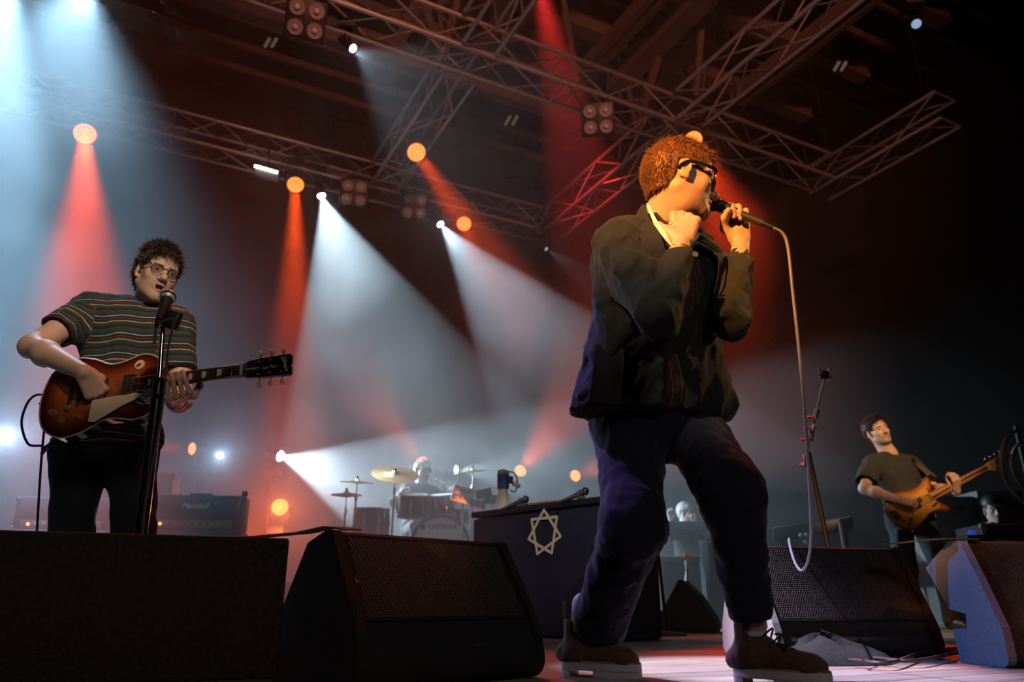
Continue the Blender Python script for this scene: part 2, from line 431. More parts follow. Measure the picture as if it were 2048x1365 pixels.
wash_lamp(at_z(20, -60, 5.75), at(0, 150, 5.4), 'blue white stage lamp out at the far left of the truss', 'white', .10, 6500, (.40, .72, 1), 30, 1., HG, rad=.08)
# lamps on stands along the back of the stage
wash_lamp(low(561, 913, 10.4), at(880, 1010, 9.4), 'white stage lamp on a stand left of the drum kit', 'white', .075, 2400, ICE, 46, .2, stand=1, rad=.03)
wash_lamp(low(440, 912, 10.8), at(440, 930, 5.0), 'blue white stage lamp on a stand behind the amplifiers', 'white', .045, 420, (.42, .68, 1), 34, 1., stand=1, rad=.06, es=.7)
wash_lamp(low(384, 898, 10.6), at(60, 880, 8.8), 'orange stage lamp turned sideways above the amplifiers', R=.09, power=1100, color=RED, angle=14, stand=1)
wash_lamp(low(10, 868, 9.6), at(60, 930, 5.0), 'blue white stage lamp on a stand at the far left edge', 'white', .05, 900, (.42, .68, 1), 36, 1., stand=1, rad=.06, es=.7)
wash_lamp(low(912, 940, 10.4), at(1250, 960, 9.6), 'white stage lamp on a stand right behind the drummer', 'white', .06, 520, ICE, 46, .4, stand=1, rad=.03, es=.7)
wash_lamp(low(842, 926, 10.6), at(720, 770, 9.0), 'orange stage lamp directly behind the head of the drummer', R=.10, power=380, color=RED, angle=30, stand=1)
wash_lamp(low(1041, 942, 10.4), at(1130, 830, 8.8), 'orange stage lamp right of the megaphone pointing up', R=.085, power=700, color=RED, angle=28, stand=1)
wash_lamp(low(1151, 952, 10.4), at(1290, 900, 8.8), 'orange stage lamp beside the leg of the singer', R=.08, power=400, color=RED, angle=26, stand=1)
wash_lamp(low(560, 1015, 9.0), at(520, 1020, 5.0), 'large orange stage lamp low beside the amplifier', R=.10, power=150, color=(1, .16, .02), angle=100, blend=.9, stand=1)
wash_lamp(low(470, 1080, 7.9), at(600, 1010, 9.6), 'orange stage lamp low behind the amplifier', R=.08, power=700, color=(1, .13, .015), angle=90, blend=.9, stand=1)
# four-cell blinders, dark
def blinder(pos, target, label):
    pos = Vector(pos); t = thing('blinder_lamp', label, 'blinder', (pos.x, pos.y, HG), 0, 'four cell blinder lamps hanging dark on the trusses')
    d = (Vector(target)-pos).normalized(); x, y, _ = frame(d); R = rotm(x, y, d)
    MB().bbox(pos-d*.07, (.40, .40, .12), .02, R).build('housing', BLACKP, t, world=True)
    for i in (-1, 1):
        for j in (-1, 1):
            c = pos+x*i*.095+y*j*.095
            lp = MB().lathe([(.075, -.02), (.078, .004), (.07, .004), (.03, -.006), (0, -.004)], c, d, 16).build('lamp_cell', mat('blinder_reflector', (.30, .28, .26), .55, .2), t, world=True)
            MB().sphere(c+d*.012, .03, 10, 6).build('bulb', mat('frosted_bulb', (.75, .72, .68), .5), lp, world=True)
    rod('clamp', pos-d*.05, (pos.x, pos.y, HG+.02), .018, BLACKM, t, world=True)
for px, py, lb in ((612, 38, 'dark four cell blinder at the top left on the front truss'), (708, 386, 'dark four cell blinder right of the first white beam'),
                   (829, 413, 'dark four cell blinder left of the second white beam'), (1196, 238, 'dark four cell blinder lit red on the front truss')):
    blinder(at_z(px, py, 5.75), (0, 0, 1.5), lb)
# LED batten, and pale roof strips with a faint glow added
def batten(a, b, label, cat='light tube', es=12, col=(1, .97, .85), r=.02, housing=True):
    a, b = Vector(a), Vector(b); t = thing('glow_strip', label, cat, (a+b)/2)
    rod('tube', a, b, r, glow('tube_%s' % es, col, es), t, world=True)
    if housing:
        x, y, d = frame(b-a); MB().box((a+b)/2+Vector((0, .04, -.07)), (.05, .11, (b-a).length*1.02), rotm(x, y, d)).build('housing', mat('grey_housing', (.16, .17, .19), .6), t, world=True)
        rod('hanger', (a+b)/2+Vector((0, .04, 0)), (a+b)/2+Vector((0, .04, .5)), .012, BLACKM, t, world=True)
    else:
        for p in (a, b): rod('end_cap', p+(p-(a+b)/2)*.02, p+(p-(a+b)/2)*.08, r*1.15, BLACKM, t, world=True)
batten(at_z(509, 332, 5.72), at_z(555, 345, 5.72), 'bright white light batten under the rear truss')
for q, (px, py, lb) in enumerate(((541, 84, 'left'), (1022, 240, 'middle'), (1680, 131, 'right'))):
    for k, sd in ((-6, 'left'), (8, 'right')):
        a = at_z(px+k+6, py-10, 7.9); b = at_z(px+k-5, py+9, 7.9)
        batten(a, b, 'faint glowing roof strip, the %s one of the %s pair' % (sd, lb), es=.10, col=(1, .7, .55), r=.025, housing=False)

# ------------------------------------------------------------------ haze: thin scattering air over the stage
def haze(l0, l1, dens, label, cloudy=False):
    m = bpy.data.materials.new('stage_haze'); m.use_nodes = True; nt = m.node_tree; nt.nodes.clear()
    out = nt.nodes.new('ShaderNodeOutputMaterial'); vp = nt.nodes.new('ShaderNodeVolumeScatter')
    vp.inputs['Color'].default_value = (1, 1, 1, 1); vp.inputs['Density'].default_value = dens; vp.inputs['Anisotropy'].default_value = .35
    if cloudy:
        tc = nt.nodes.new('ShaderNodeTexCoord'); n = nt.nodes.new('ShaderNodeTexNoise'); n.inputs['Scale'].default_value = .75; n.inputs['Detail'].default_value = 3; n.inputs['Roughness'].default_value = .55
        mr = nt.nodes.new('ShaderNodeMapRange'); mr.inputs['From Min'].default_value = .30; mr.inputs['From Max'].default_value = .70; mr.inputs['To Min'].default_value = dens*.12; mr.inputs['To Max'].default_value = dens*1.9
        nt.links.new(tc.outputs['Object'], n.inputs['Vector']); nt.links.new(n.outputs['Fac'], mr.inputs['Value']); nt.links.new(mr.outputs[0], vp.inputs['Density'])
    nt.links.new(vp.outputs[0], out.inputs['Volume'])
    z0, z1, v0, v1 = .04, CEIL-1.7, 4.2, BACKV-.3
    o = MB().box(((l0+l1)/2, (v0+v1)/2, (z0+z1)/2), (l1-l0, v1-v0, z1-z0)).build('stage_haze', m, smooth=False)
    o.rotation_euler = (0, 0, STG)
    tag(o, label, 'haze', kind='stuff')
haze(LATL+.5, 6.2, .06, 'smoky haze in the light beams over the back of the stage', True)
haze(6.21, LATR-.5, .014, 'thin dark red haze on the right behind the bass player')
# ================================================================== STAGE PROPS
UP = Vector((0, 0, 1))
from mathutils.geometry import tessellate_polygon
FELT = mat('brown_black_felt', (.050, .040, .030), .97, noise=90, var=.5, bump=(160, .9), spec=.05)
CAB = mat('cabinet_paint', (.016, .016, .017), .6, bump=(220, .25))
GRY = mat('textured_grey_paint', (.42, .42, .45), .65, noise=120, var=.2, bump=(260, .3))
SIDEP = mat('blue_grey_textured_paint', (.20, .21, .24), .75, noise=150, var=.3, bump=(240, .5))
GRILL = mat('black_grille', (.012, .012, .012), .6)
GDOT = mat('grille_mesh_metal', (.10, .085, .075), .35, .5)
def plate_holes(outer, holes, o, ex, ey, ez, t):
    "plate with real holes"
    o, ex, ey, ez = Vector(o), Vector(ex), Vector(ey), Vector(ez)
    loops = [outer]+holes; tri = tessellate_polygon([[Vector((a, b, 0)) for a, b in l] for l in loops])
    flat = [p for l in loops for p in l]; n = len(flat)
    vs = [o+ex*a+ey*b for a, b in flat]+[o+ex*a+ey*b+ez*t for a, b in flat]
    fs = [tuple(f) for f in tri]+[tuple(i+n for i in reversed(f)) for f in tri]
    k = 0
    for l in loops:
        m = len(l)
        for i in range(m): fs.append((k+i, k+(i+1) % m, n+k+(i+1) % m, n+k+i))
        k += m
    return MB().add(vs, fs)
def arc(cx, cy, r, a0, a1, n=6):
    return [(cx+r*math.cos(math.radians(a0+(a1-a0)*i/n)), cy+r*math.sin(math.radians(a0+(a1-a0)*i/n))) for i in range(n+1)]
# profile in (forward, up): sloping grille face, rounded nose, slanted back
def wedge_profile(h, slope_f=.17, low=.13, back=.26):
    return [(0, h)]+[(slope_f-.01, low+.02), (slope_f, low)]+arc(slope_f-.035, .05, .05, 20, -75, 5)+[(-back+.02, 0), (-back, .03), (-back*.98, h*.35), (-back*.45, h*.93), (-.03, h)]
def wedge(tl, tr, h, label, side_mat=CAB, prof=None, holes=None, grille=True, face=CAB, hang=0, dots=(52, 27), group='wedge monitors'):
    tl, tr = Vector(tl), Vector(tr); ex = (tr-tl); ex.z = 0; W = ex.length; ex.normalize()
    n = ex.cross(UP)            # towards the viewer side
    if n.y > 0: n = -n
    o = Vector((tl.x, tl.y, 0))
    t = thing('wedge_monitor', label, 'monitor speaker', o+ex*W/2, 0, group)
    prof = prof or wedge_profile(h, .145)
    ch = .028
    inner = [(a-.012 if 0 < a else a, b-.006) for a, b in prof]
    MB().prism([(a if i not in (0, 1, 2) else a-.012, b if i else b-.008) for i, (a, b) in enumerate(prof)], o+ex*ch, n, UP, ex, W-2*ch).build('cabinet', face, t, smooth=False, world=True)
    for k, p in ((0, o), (1, o+ex*(W-ch))):
        if holes and k == 0: m = plate_holes(prof, holes, p, n, UP, ex, ch)
        else: m = MB().prism(prof, p, n, UP, ex, ch)
        m.build('side_panel', side_mat if k == 0 else CAB, t, smooth=False, world=True)
    if grille:
        a0, a1 = Vector((prof[0][0], prof[0][1])), Vector((prof[1][0], prof[1][1]))
        d2 = (a1-a0); L = d2.length; sl = (n*d2.x+UP*d2.y).normalized(); nn = ex.cross(sl)
        if nn.dot(n) < 0: nn = -nn
        g0 = o+n*a0.x+UP*a0.y-nn*.010
        gm = MB().prism([(ch+.004, .012), (W-ch-.004, .012), (W-ch-.004, L-.008), (ch+.004, L-.008)], g0, ex, sl, nn, .006).build('grille', GRILL, t, smooth=False, world=True)
        db = MB(); nx, ny = dots
        for j in range(ny):
            for i in range(nx):
                c = g0+ex*(ch+.018+(W-2*ch-.036)*(i+(.5 if j % 2 else 0))/nx)+sl*(.02+(L-.04)*j/(ny-1))+nn*.006
                r = .0028
                db.add([c+ex*r, c+sl*r*1.3, c-ex*r, c-sl*r*1.3, c+nn*.0018], [(0, 1, 4), (1, 2, 4), (2, 3, 4), (3, 0, 4)])
        q = db.build('grille_mesh', GDOT, gm, smooth=False, world=True); q['kind'] = 'stuff'
    return t, o, ex, n, W
# left: felt-covered cabinet back, then grille wedge
tl, tr = at_z(-260, 1052, .342), at_z(580, 1077, .342)
ex = (tr-tl); W = ex.length; ex.normalize(); n = ex.cross(UP); o = Vector((tl.x, tl.y, 0))
t = thing('monitor_cabinet', 'felt covered speaker cabinet back filling the lower left corner', 'speaker cabinet', o+ex*W/2)
MB().bbox(o+ex*W/2-n*.1+UP*.187, (W, .20, .31), .008, rotm(ex, -n, UP)).build('felt_cover', FELT, t, world=True)
MB().bbox(o+ex*W/2-n*.1+UP*.018, (W-.02, .185, .032), .004, rotm(ex, -n, UP)).build('plinth', CAB, t, world=True)
MB().tube([tr+n*.003-ex*.085-UP*.02, tr+n*.003-ex*.05-UP*.05, tr+n*.003-ex*.006-UP*.012], .0022, 6).build('seam', mat('dark_seam', (.012, .01, .009), .9), t, world=True)
tl2, tr2 = at_z(664, 1060, .37), at_z(1012, 1086, .37)
t, o2, ex2, n2, W2 = wedge(tl2, tr2, .37, 'black wedge monitor with dotted grille at the feet of the singer, left side', dots=(58, 34))
PRINT = mat('worn_print', (.10, .085, .075), .7)
pc = o2+ex2*W2*.62+n2*.1475+UP*.085
text('model_print', 'M2', .032, pc, ex2, UP, PRINT, t, shear=.3); text('model_print', 'A', .026, pc+ex2*.12, ex2, UP, PRINT, t, shear=.3)
MB().tube([pc-ex2*.03-UP*.03, pc-ex2*.01-UP*.045], .009, 8).build('connector', mat('red_plastic', (.45, .05, .03), .5), t, world=True)
MB().tube([pc-ex2*.01-UP*.045, pc+ex2*.02-UP*.06], .007, 8).build('plug', CHROME, t, world=True)
MB().tube([tl2+ex2*.02+n2*.09-UP*.12, tl2+ex2*.024+n2*.096-UP*.13], .006, 8).build('screw', mat('brass', (.7, .5, .2), .4, .8), t, world=True)
# cloth strips bridging the cabinets
def strip(pts, wv, th, label, m):
    pts = [Vector(p) for p in pts]; wv = Vector(wv); mb = MB(); vs = []; N = len(pts)
    for p in pts: vs += [p, p+wv, p+wv+UP*th, p+UP*th]
    fs = [(0, 1, 2, 3), (4*N-4, 4*N-1, 4*N-2, 4*N-3)]
    for i in range(N-1):
        for k in range(4): fs.append((4*i+k, 4*i+4+k, 4*i+4+(k+1) % 4, 4*i+(k+1) % 4))
    o = mb.add(vs, fs).build('cloth_strip', m, smooth=True)
    return tag(o, label, 'cloth strip', 'cloth strips over the cabinets')
TAPE = mat('black_cloth_tape', (.10, .05, .04), .8, noise=40, bump=(80, .3))
q0 = at(478, 1078, 2.0); q1 = at(590, 1068, 2.08); q2 = at(645, 1056, 2.1); q3 = at(690, 1062, 2.02)
strip([q0, (q0+q1)/2, q1, q2, (q2+q3)/2+UP*.001, q3], (.03, .07, .006), .004, 'dark cloth strip lying from felt cabinet to the left wedge monitor', TAPE)
# right wedge with pale side panel
hl = [[(-.105, .275), (-.150, .165), (-.130, .12), (-.05, .165), (-.055, .225)], [(-.035, .148), (-.120, .098), (-.10, .045), (-.025, .04)]]
prof_r = [(0, .41), (.13, .13), (.14, .10)]+arc(.10, .05, .05, 20, -75, 5)+[(-.20, 0), (-.235, .03), (-.225, .12), (-.165, .27), (-.09, .36), (-.03, .405)]
wedge((.895, 2.98, .41), (1.575, 3.155, .41), .41, 'wedge monitor with pale side panel and grille behind the right boot', GRY, prof_r, hl, dots=(60, 34))
# far right: wedge with blue-grey side and felt face
prof_b = [(0, .40), (.06, .28), (.13, .12), (.135, .07)]+arc(.095, .04, .04, 20, -75, 4)+[(-.12, 0), (-.13, .11), (-.05, .115), (-.04, .16), (-.13, .175), (-.23, .32), (-.06, .405)]
tb = Vector((1.56, 2.70, .395))
t, o3, ex3, n3, W3 = wedge(tb, tb+Vector((.93, .05, 0)), .40, 'felt faced wedge monitor with a blue lit side panel, far right', SIDEP, prof_b, None, False, FELT)
strip([at(1770, 1090, 2.86), at(1800, 1088, 2.84), at(1850, 1082, 2.8), at(1893, 1079, 2.72), at(1960, 1080, 2.7)], (.02, .06, .004), .004, 'dark cloth strip lying across the two right wedge monitors', mat('grey_cloth_tape', (.06, .055, .045), .8))
# small wedge behind
prof_s = [(0, .36), (.10, .26), (.20, .10), (.21, .03), (.20, 0), (-.22, 0), (-.22, .06), (-.03, .36)]
a5 = at_z(1340, 1268, 0.0)
wedge(Vector((a5.x+.12, a5.y+.02, .36)), Vector((a5.x+.12+.15, a5.y+.48, .36)), .36, 'small dark wedge monitor seen sideways between the legs', CAB, prof_s, None, True, CAB, dots=(30, 18))

# ------------------------------------------------------------------ dark cloth heap and floor cables
def sheet(name, label, cat, cx, rx, ry, h, m, rot=0):
    mb = MB(); N, Mm = 18, 8; vs = []; fs = []
    for j in range(Mm+1):
        for i in range(N):
            a = 2*PI*i/N; r = j/Mm
            hh = h*max(0, 1-r)**.8*(1+.25*math.sin(3*a+1))+.008*(1 if j < Mm else 0)+.008*math.sin(5*a+r*9)*(1-r)
            p = Vector((rx*r*math.cos(a)*(1+.15*math.sin(4*a)), ry*r*math.sin(a), hh)); p.rotate(Matrix.Rotation(rot, 3, 'Z')); vs.append(Vector(cx)+p)
    for j in range(Mm):
        for i in range(N): fs.append((j*N+i, j*N+(i+1) % N, (j+1)*N+(i+1) % N, (j+1)*N+i))
    fs.append(tuple(range(N-1, -1, -1))+()) if False else None
    return tag(mb.add(vs, fs).build(name, m), label, cat)
sheet('cloth_heap', 'dark cloth heap on the boards right of the boot', 'cloth', at_z(1650, 1325, .002), .26, .16, .075, mat('dark_green_cloth', (.008, .009, .006), .9, noise=20, bump=(60, .4)), .1)
CABLE = mat('floor_cable', (.028, .03, .028), .55)
cab_pts = [[(1690, 1312), (1790, 1318), (1860, 1300), (1960, 1308), (2080, 1292)], [(1700, 1320), (1780, 1326), (1850, 1306), (1950, 1300), (2080, 1284)],
           [(1720, 1326), (1800, 1310), (1900, 1298), (1980, 1296), (2080, 1278)], [(1740, 1316), (1830, 1322), (1930, 1304), (2000, 1302), (2080, 1298)]]
for i, pl in enumerate(cab_pts):
    o = MB().tube(bez([at_z(x, y, .008+.014*(i % 2)) for x, y in pl], 10), .0065, 6).build('floor_cable', CABLE)
    tag(o, ['backmost', 'second from the back', 'third from the back', 'frontmost'][[3, 1, 0, 2].index(i)]+' of the dark cables running along the boards at lower right', 'cable', 'cables on the boards at lower right')

# ------------------------------------------------------------------ desk with star sign
DESK = mat('navy_desk_cloth', (.011, .014, .036), .85, noise=30, var=.25, bump=(150, .2))
dl, dr = Vector((-.27, 5.33, 0)), Vector((.64, 4.40, 0))
exd = (dr-dl).normalized(); nd = exd.cross(UP); Wd = (dr-dl).length; Hd = .80
desk = thing('covered_desk', 'dark blue covered desk bearing a pale seven pointed star', 'desk', (dl+dr)/2-nd*.16)
dm = (dl+dr)/2-nd*.16
MB().bbox(dm+UP*(Hd/2-.02), (Wd, .32, Hd-.06), .012, rotm(exd, -nd, UP)).build('body', DESK, desk, world=True)
MB().bbox(dm+UP*(Hd-.02), (Wd+.03, .34, .04), .008, rotm(exd, -nd, UP)).build('top_board', mat('desk_edge', (.012, .012, .02), .5), desk, world=True)
MB().bbox(dm+UP*.01, (Wd-.03, .28, .02), .004, rotm(exd, -nd, UP)).build('plinth', BLACKP, desk, world=True)
sc_ = dl+exd*0; # star centre on the face
def face_hit(px, py):
    r = at(px, py, 1)-Vector((0, 0, CAMZ)); c0 = Vector((0, 0, CAMZ)); k = (dl+nd*.004-c0).dot(nd)/r.dot(nd); return c0+r*k
cst = face_hit(1089, 1066); up_ = (face_hit(1089, 1020)-cst).length
pts7 = [(math.cos(PI/2+2*PI*i/7)*up_*1.0, math.sin(PI/2+2*PI*i/7)*up_) for i in range(7)]
sb = MB(); STARM = mat('cream_tape', (.78, .68, .52), .7)
for i in range(7):
    a, b = Vector(pts7[i]), Vector(pts7[(i+2) % 7]); d = (b-a).normalized(); pn = Vector((-d.y, d.x))*.0085
    a2, b2 = a-d*.004, b+d*.004
    o = MB().prism([tuple(a2-pn), tuple(b2-pn), tuple(b2+pn), tuple(a2+pn)], cst+nd*(.0005*i), exd, UP, nd, .003).build('star_stroke', STARM, desk, smooth=False, world=True)
def on_desk(px, back=.2): 
    r = at(px, 1000, 1)-Vector((0, 0, CAMZ)); k = (dl-nd*back-Vector((0, 0, CAMZ))).dot(nd)/r.dot(nd)
    p = r*k; return Vector((p.x, p.y, Hd))
# megaphone standing on its bell
mp = on_desk(1006, .10); mg = thing('megaphone', 'white and blue megaphone standing on its bell on the desk', 'megaphone', mp)
CREAM = mat('cream_plastic', (.72, .68, .60), .45); BLUE = mat('blue_plastic', (.05, .13, .42), .45)
MB().lathe([(.0, .004), (.062, .004), (.072, 0), (.074, .006), (.060, .03), (.042, .075), (.034, .13), (.033, .15)], n=24).build('bell', CREAM, mg)
MB().lathe([(.033, .15), (.043, .152), (.044, .245), (.038, .25), (0, .25)], n=20).build('body', BLUE, mg)
MB().lathe([(.036, .25), (.042, .255), (.040, .275), (.02, .285), (0, .285)], n=20).build('rear_cap', CREAM, mg)
MB().tube([(.04, 0, .20), (.075, -.01, .185), (.115, -.02, .165)], [.016, .017, .015], 10).build('grip', CREAM, mg)
MB().box((.055, -.03, .215), (.03, .02, .035)).build('trigger', BLACKP, mg, smooth=False)
MB().tube(bez([(.03, -.01, .265), (.075, -.02, .26), (.1, -.02, .2), (.085, -.02, .13), (.05, -.01, .14)], 8), .005, 6).build('coil_cord', BLACKP, mg)
# wooden bar instrument and microphones on the desk
xa, xb = on_desk(1035, .2), on_desk(1140, .2); gl = thing('glockenspiel', 'long wooden bar instrument lying on the desk top', 'instrument', (xa+xb)/2)
dx = (xb-xa).normalized(); nx_ = dx.cross(UP); BARW = mat('warm_wood', (.45, .22, .09), .5, noise=20)
MB().bbox((xa+xb)/2+UP*.012, ((xb-xa).length, .14, .024), .004, rotm(dx, -nx_, UP)).build('frame', mat('dark_wood', (.10, .06, .04), .6), gl, world=True)
for i in range(14):
    c = xa+(xb-xa)*((i+.5)/14)+UP*.031
    MB().bbox(c, ((xb-xa).length/14*.78, .15-.004*i, .012), .002, rotm(dx, -nx_, UP)).build('bar', BARW, gl, world=True)
def mic_mesh(t, tip, d, head=CHROME, L=.165):
    "hand microphone with its head at tip, pointing along d (head end)"
    tip, d = Vector(tip), Vector(d).normalized(); o = tip-d*.05
    MB().sphere(tip-d*.026, .0255, 14, 10, (1, 1, 1.0)).build('head_grille', head, t, world=True)
    MB().lathe([(.0262, -.004), (.0268, 0), (.0262, .005)], tip-d*.028, d, 18).build('ring', mat('dark_ring', (.06, .06, .06), .35, .8), t, world=True)
    MB().lathe([(.0, 0), (.0105, 0), (.0115, .01), (.0135, L*.5), (.0175, L-.02), (.0205, L-.006), (.021, L)], tip-d*(L+.045), d, 16).build('handle', mat('mic_handle', (.035, .036, .04), .5, .3), t, world=True)
    MB().lathe([(0, -.03), (.008, -.03), (.0095, -.002), (.0095, .004)], tip-d*(L+.045), d, 12).build('plug', BLACKM, t, world=True)
for px, lb in ((1043, 'silver microphone lying on the desk beside the megaphone'), (1162, 'silver microphone lying on the desk next to the leg of the singer')):
    p = on_desk(px, .06); t = thing('microphone', lb, 'microphone', p); mic_mesh(t, p+UP*.045+Vector((.05, 0, .02)), (.8, .1, .35), L=.13)
    MB().box(p+UP*.012, (.05, .05, .024)).build('rest', BLACKP, t, smooth=False, world=True)

# ------------------------------------------------------------------ amplifiers
TOLEX = mat('black_tolex', (.018, .018, .020), .7, bump=(300, .4)); CLOTHG = mat('grille_cloth', (.035, .033, .032), .9, noise=200, bump=(300, .4))
PANEL = mat('amp_panel', (.12, .10, .075), .5, .4); WHITEP = mat('white_letters', (.75, .75, .72), .5)
def amp_head(c, W, H, yaw, label, knobs=8, name=True, lamp=True):
    c = Vector(c); t = thing('amplifier_head', label, 'amplifier', c, yaw, 'guitar amplifiers')
    D = .24
    MB().bbox((0, 0, H/2), (W, D, H), .012).build('case', TOLEX, t)
    MB().bbox((0, -D/2-.002, H*.62), (W*.93, .012, H*.58), .003).build('front_cloth', CLOTHG, t)
    pn = MB().bbox((0, -D/2-.003, H*.17), (W*.82, .012, H*.24), .003).build('control_panel', PANEL, t)
    for i in range(knobs):
        MB().lathe([(.013, 0), (.012, .014), (.009, .018), (0, .018)], (-W*.25+i*W*.075, -D/2-.009, H*.17), (0, -1, 0), 10).build('knob', mat('knob_metal', (.35, .3, .22), .4, .6), pn)
    if lamp: MB().sphere((-W*.33, -D/2-.012, H*.17), .012, 8, 6).build('pilot_lamp', glow('pilot_red', (1, .16, .03), 6), pn)
    if name: text('name_script', 'Marshall', H*.22, Vector((0, -D/2-.010, H*.68)), (1, 0, 0), (0, 0, 1), WHITEP, t, shear=.35, world=False)
    MB().tube([(-.09, 0, H), (-.08, 0, H+.02), (.08, 0, H+.02), (.09, 0, H)], .01, 8).build('handle', RUBBER, t)
    for s in (-1, 1):
        for q in (0, 1): MB().sphere((s*(W/2-.008), -D/2+.008, .018+q*(H-.036)), .016, 8, 6).build('corner', BLACKP, t)
    return t
def amp_cab(c, W, H, yaw, label):
    t = thing('speaker_cabinet', label, 'speaker cabinet', c, yaw, 'guitar cabinets')
    MB().bbox((0, 0, H/2+.02), (W, .34, H-.04), .015).build('case', TOLEX, t)
    MB().bbox((0, -.171, H/2+.02), (W*.92, .012, H*.86), .004).build('front_cloth', CLOTHG, t)
    MB().box((0, -.18, H*.93), (W*.9, .008, .012)).build('piping', mat('piping_gold', (.35, .25, .12), .5), t, smooth=False)
    for sx in (-1, 1):
        for sy in (-1, 1): MB().lathe([(.02, 0), (.02, .022)], (sx*W*.42, sy*.12, 0), n=10).build('foot', RUBBER, t)
a0 = at(392, 1064, 6.2); hz = a0.z
amp_cab((a0.x, a0.y, 0), .76, hz, .12, 'black guitar cabinet under the amplifier with white script')
amp_head((a0.x, a0.y, hz), .74, .275, .12, 'black amplifier head with white script beside the guitarist')
a1 = at(205, 1062, 6.0)
amp_cab((a1.x-.28, a1.y, 0), .70, hz-.02, .16, 'black guitar cabinet behind the legs of the guitarist')
amp_head((a1.x-.28, a1.y, hz-.02), .70, .25, .16, 'black amplifier head behind the legs of the guitarist', name=False)
a2 = at(318, 992, 7.4)
amp_cab((a2.x-.05, a2.y, 0), .62, a2.z, .1, 'dark cabinet standing behind the amplifier row'); amp_head((a2.x-.05, a2.y, a2.z), .40, .20, .1, 'small amplifier head on top behind the guitarist', 5, False, False)
def simple_stand(base, top, label, mic_d=None, r=.011, base_r=.13, tilt=None):
    base, top = Vector(base), Vector(top); t = thing('microphone_stand', label, 'microphone stand', base)
    MB().lathe([(base_r, 0), (base_r, .012), (base_r*.85, .022), (.018, .03), (0, .03)], base, n=28).build('round_base', BLACKM, t, world=True)
    rod('pole', base+UP*.02, top, r, BLACKM, t, world=True)
    MB().lathe([(.017, 0), (.018, .07), (.014, .08)], base+(top-base)*.55, top-base, 12).build('clutch', BLACKP, t, world=True)
    MB().tube([top, top+UP*.03], .014, 8).build('clip', BLACKP, t, world=True)
    return t
b3 = at(483, 1075, 5.75); tp = at(486, 1000, 5.75)
simple_stand((b3.x, b3.y, 0), tp, 'thin microphone stand at the corner of the script amplifier', base_r=.09)
t = thing('microphone', 'dark microphone aimed at the script amplifier', 'microphone', tp); mic_mesh(t, at(492, 982, 5.72), Vector((.25, -.2, .6)), mat('dark_mesh', (.05, .05, .05), .5, .5), L=.07)
b4 = at_z(1334, 1272, 0); simple_stand(b4, (b4.x-.06, b4.y, 1.25), 'round based microphone stand standing between the legs of the singer', base_r=.13)
b5 = at_z(1312, 1270, 0)
simple_stand((b5.x-.02, b5.y+.35, 0), (b5.x-.02, b5.y+.35, 1.1), 'dark stand pole close to the left trouser leg', base_r=.1)
b6 = at(1372, 1168, 6.7); t = simple_stand((b6.x, b6.y, 0), at(1372, 1125, 6.7), 'short pale stand with an orange tip behind the small wedge', base_r=.1)
MB().tube([at(1372, 1162, 6.69), at(1372, 1122, 6.69)], .016, 8).build('sleeve', mat('pale_sleeve', (.6, .58, .55), .5), t, world=True); MB().sphere(at(1372, 1114, 6.69), .026, 10, 8).build('tip', mat('orange_foam', (.8, .2, .05), .8), t, world=True)

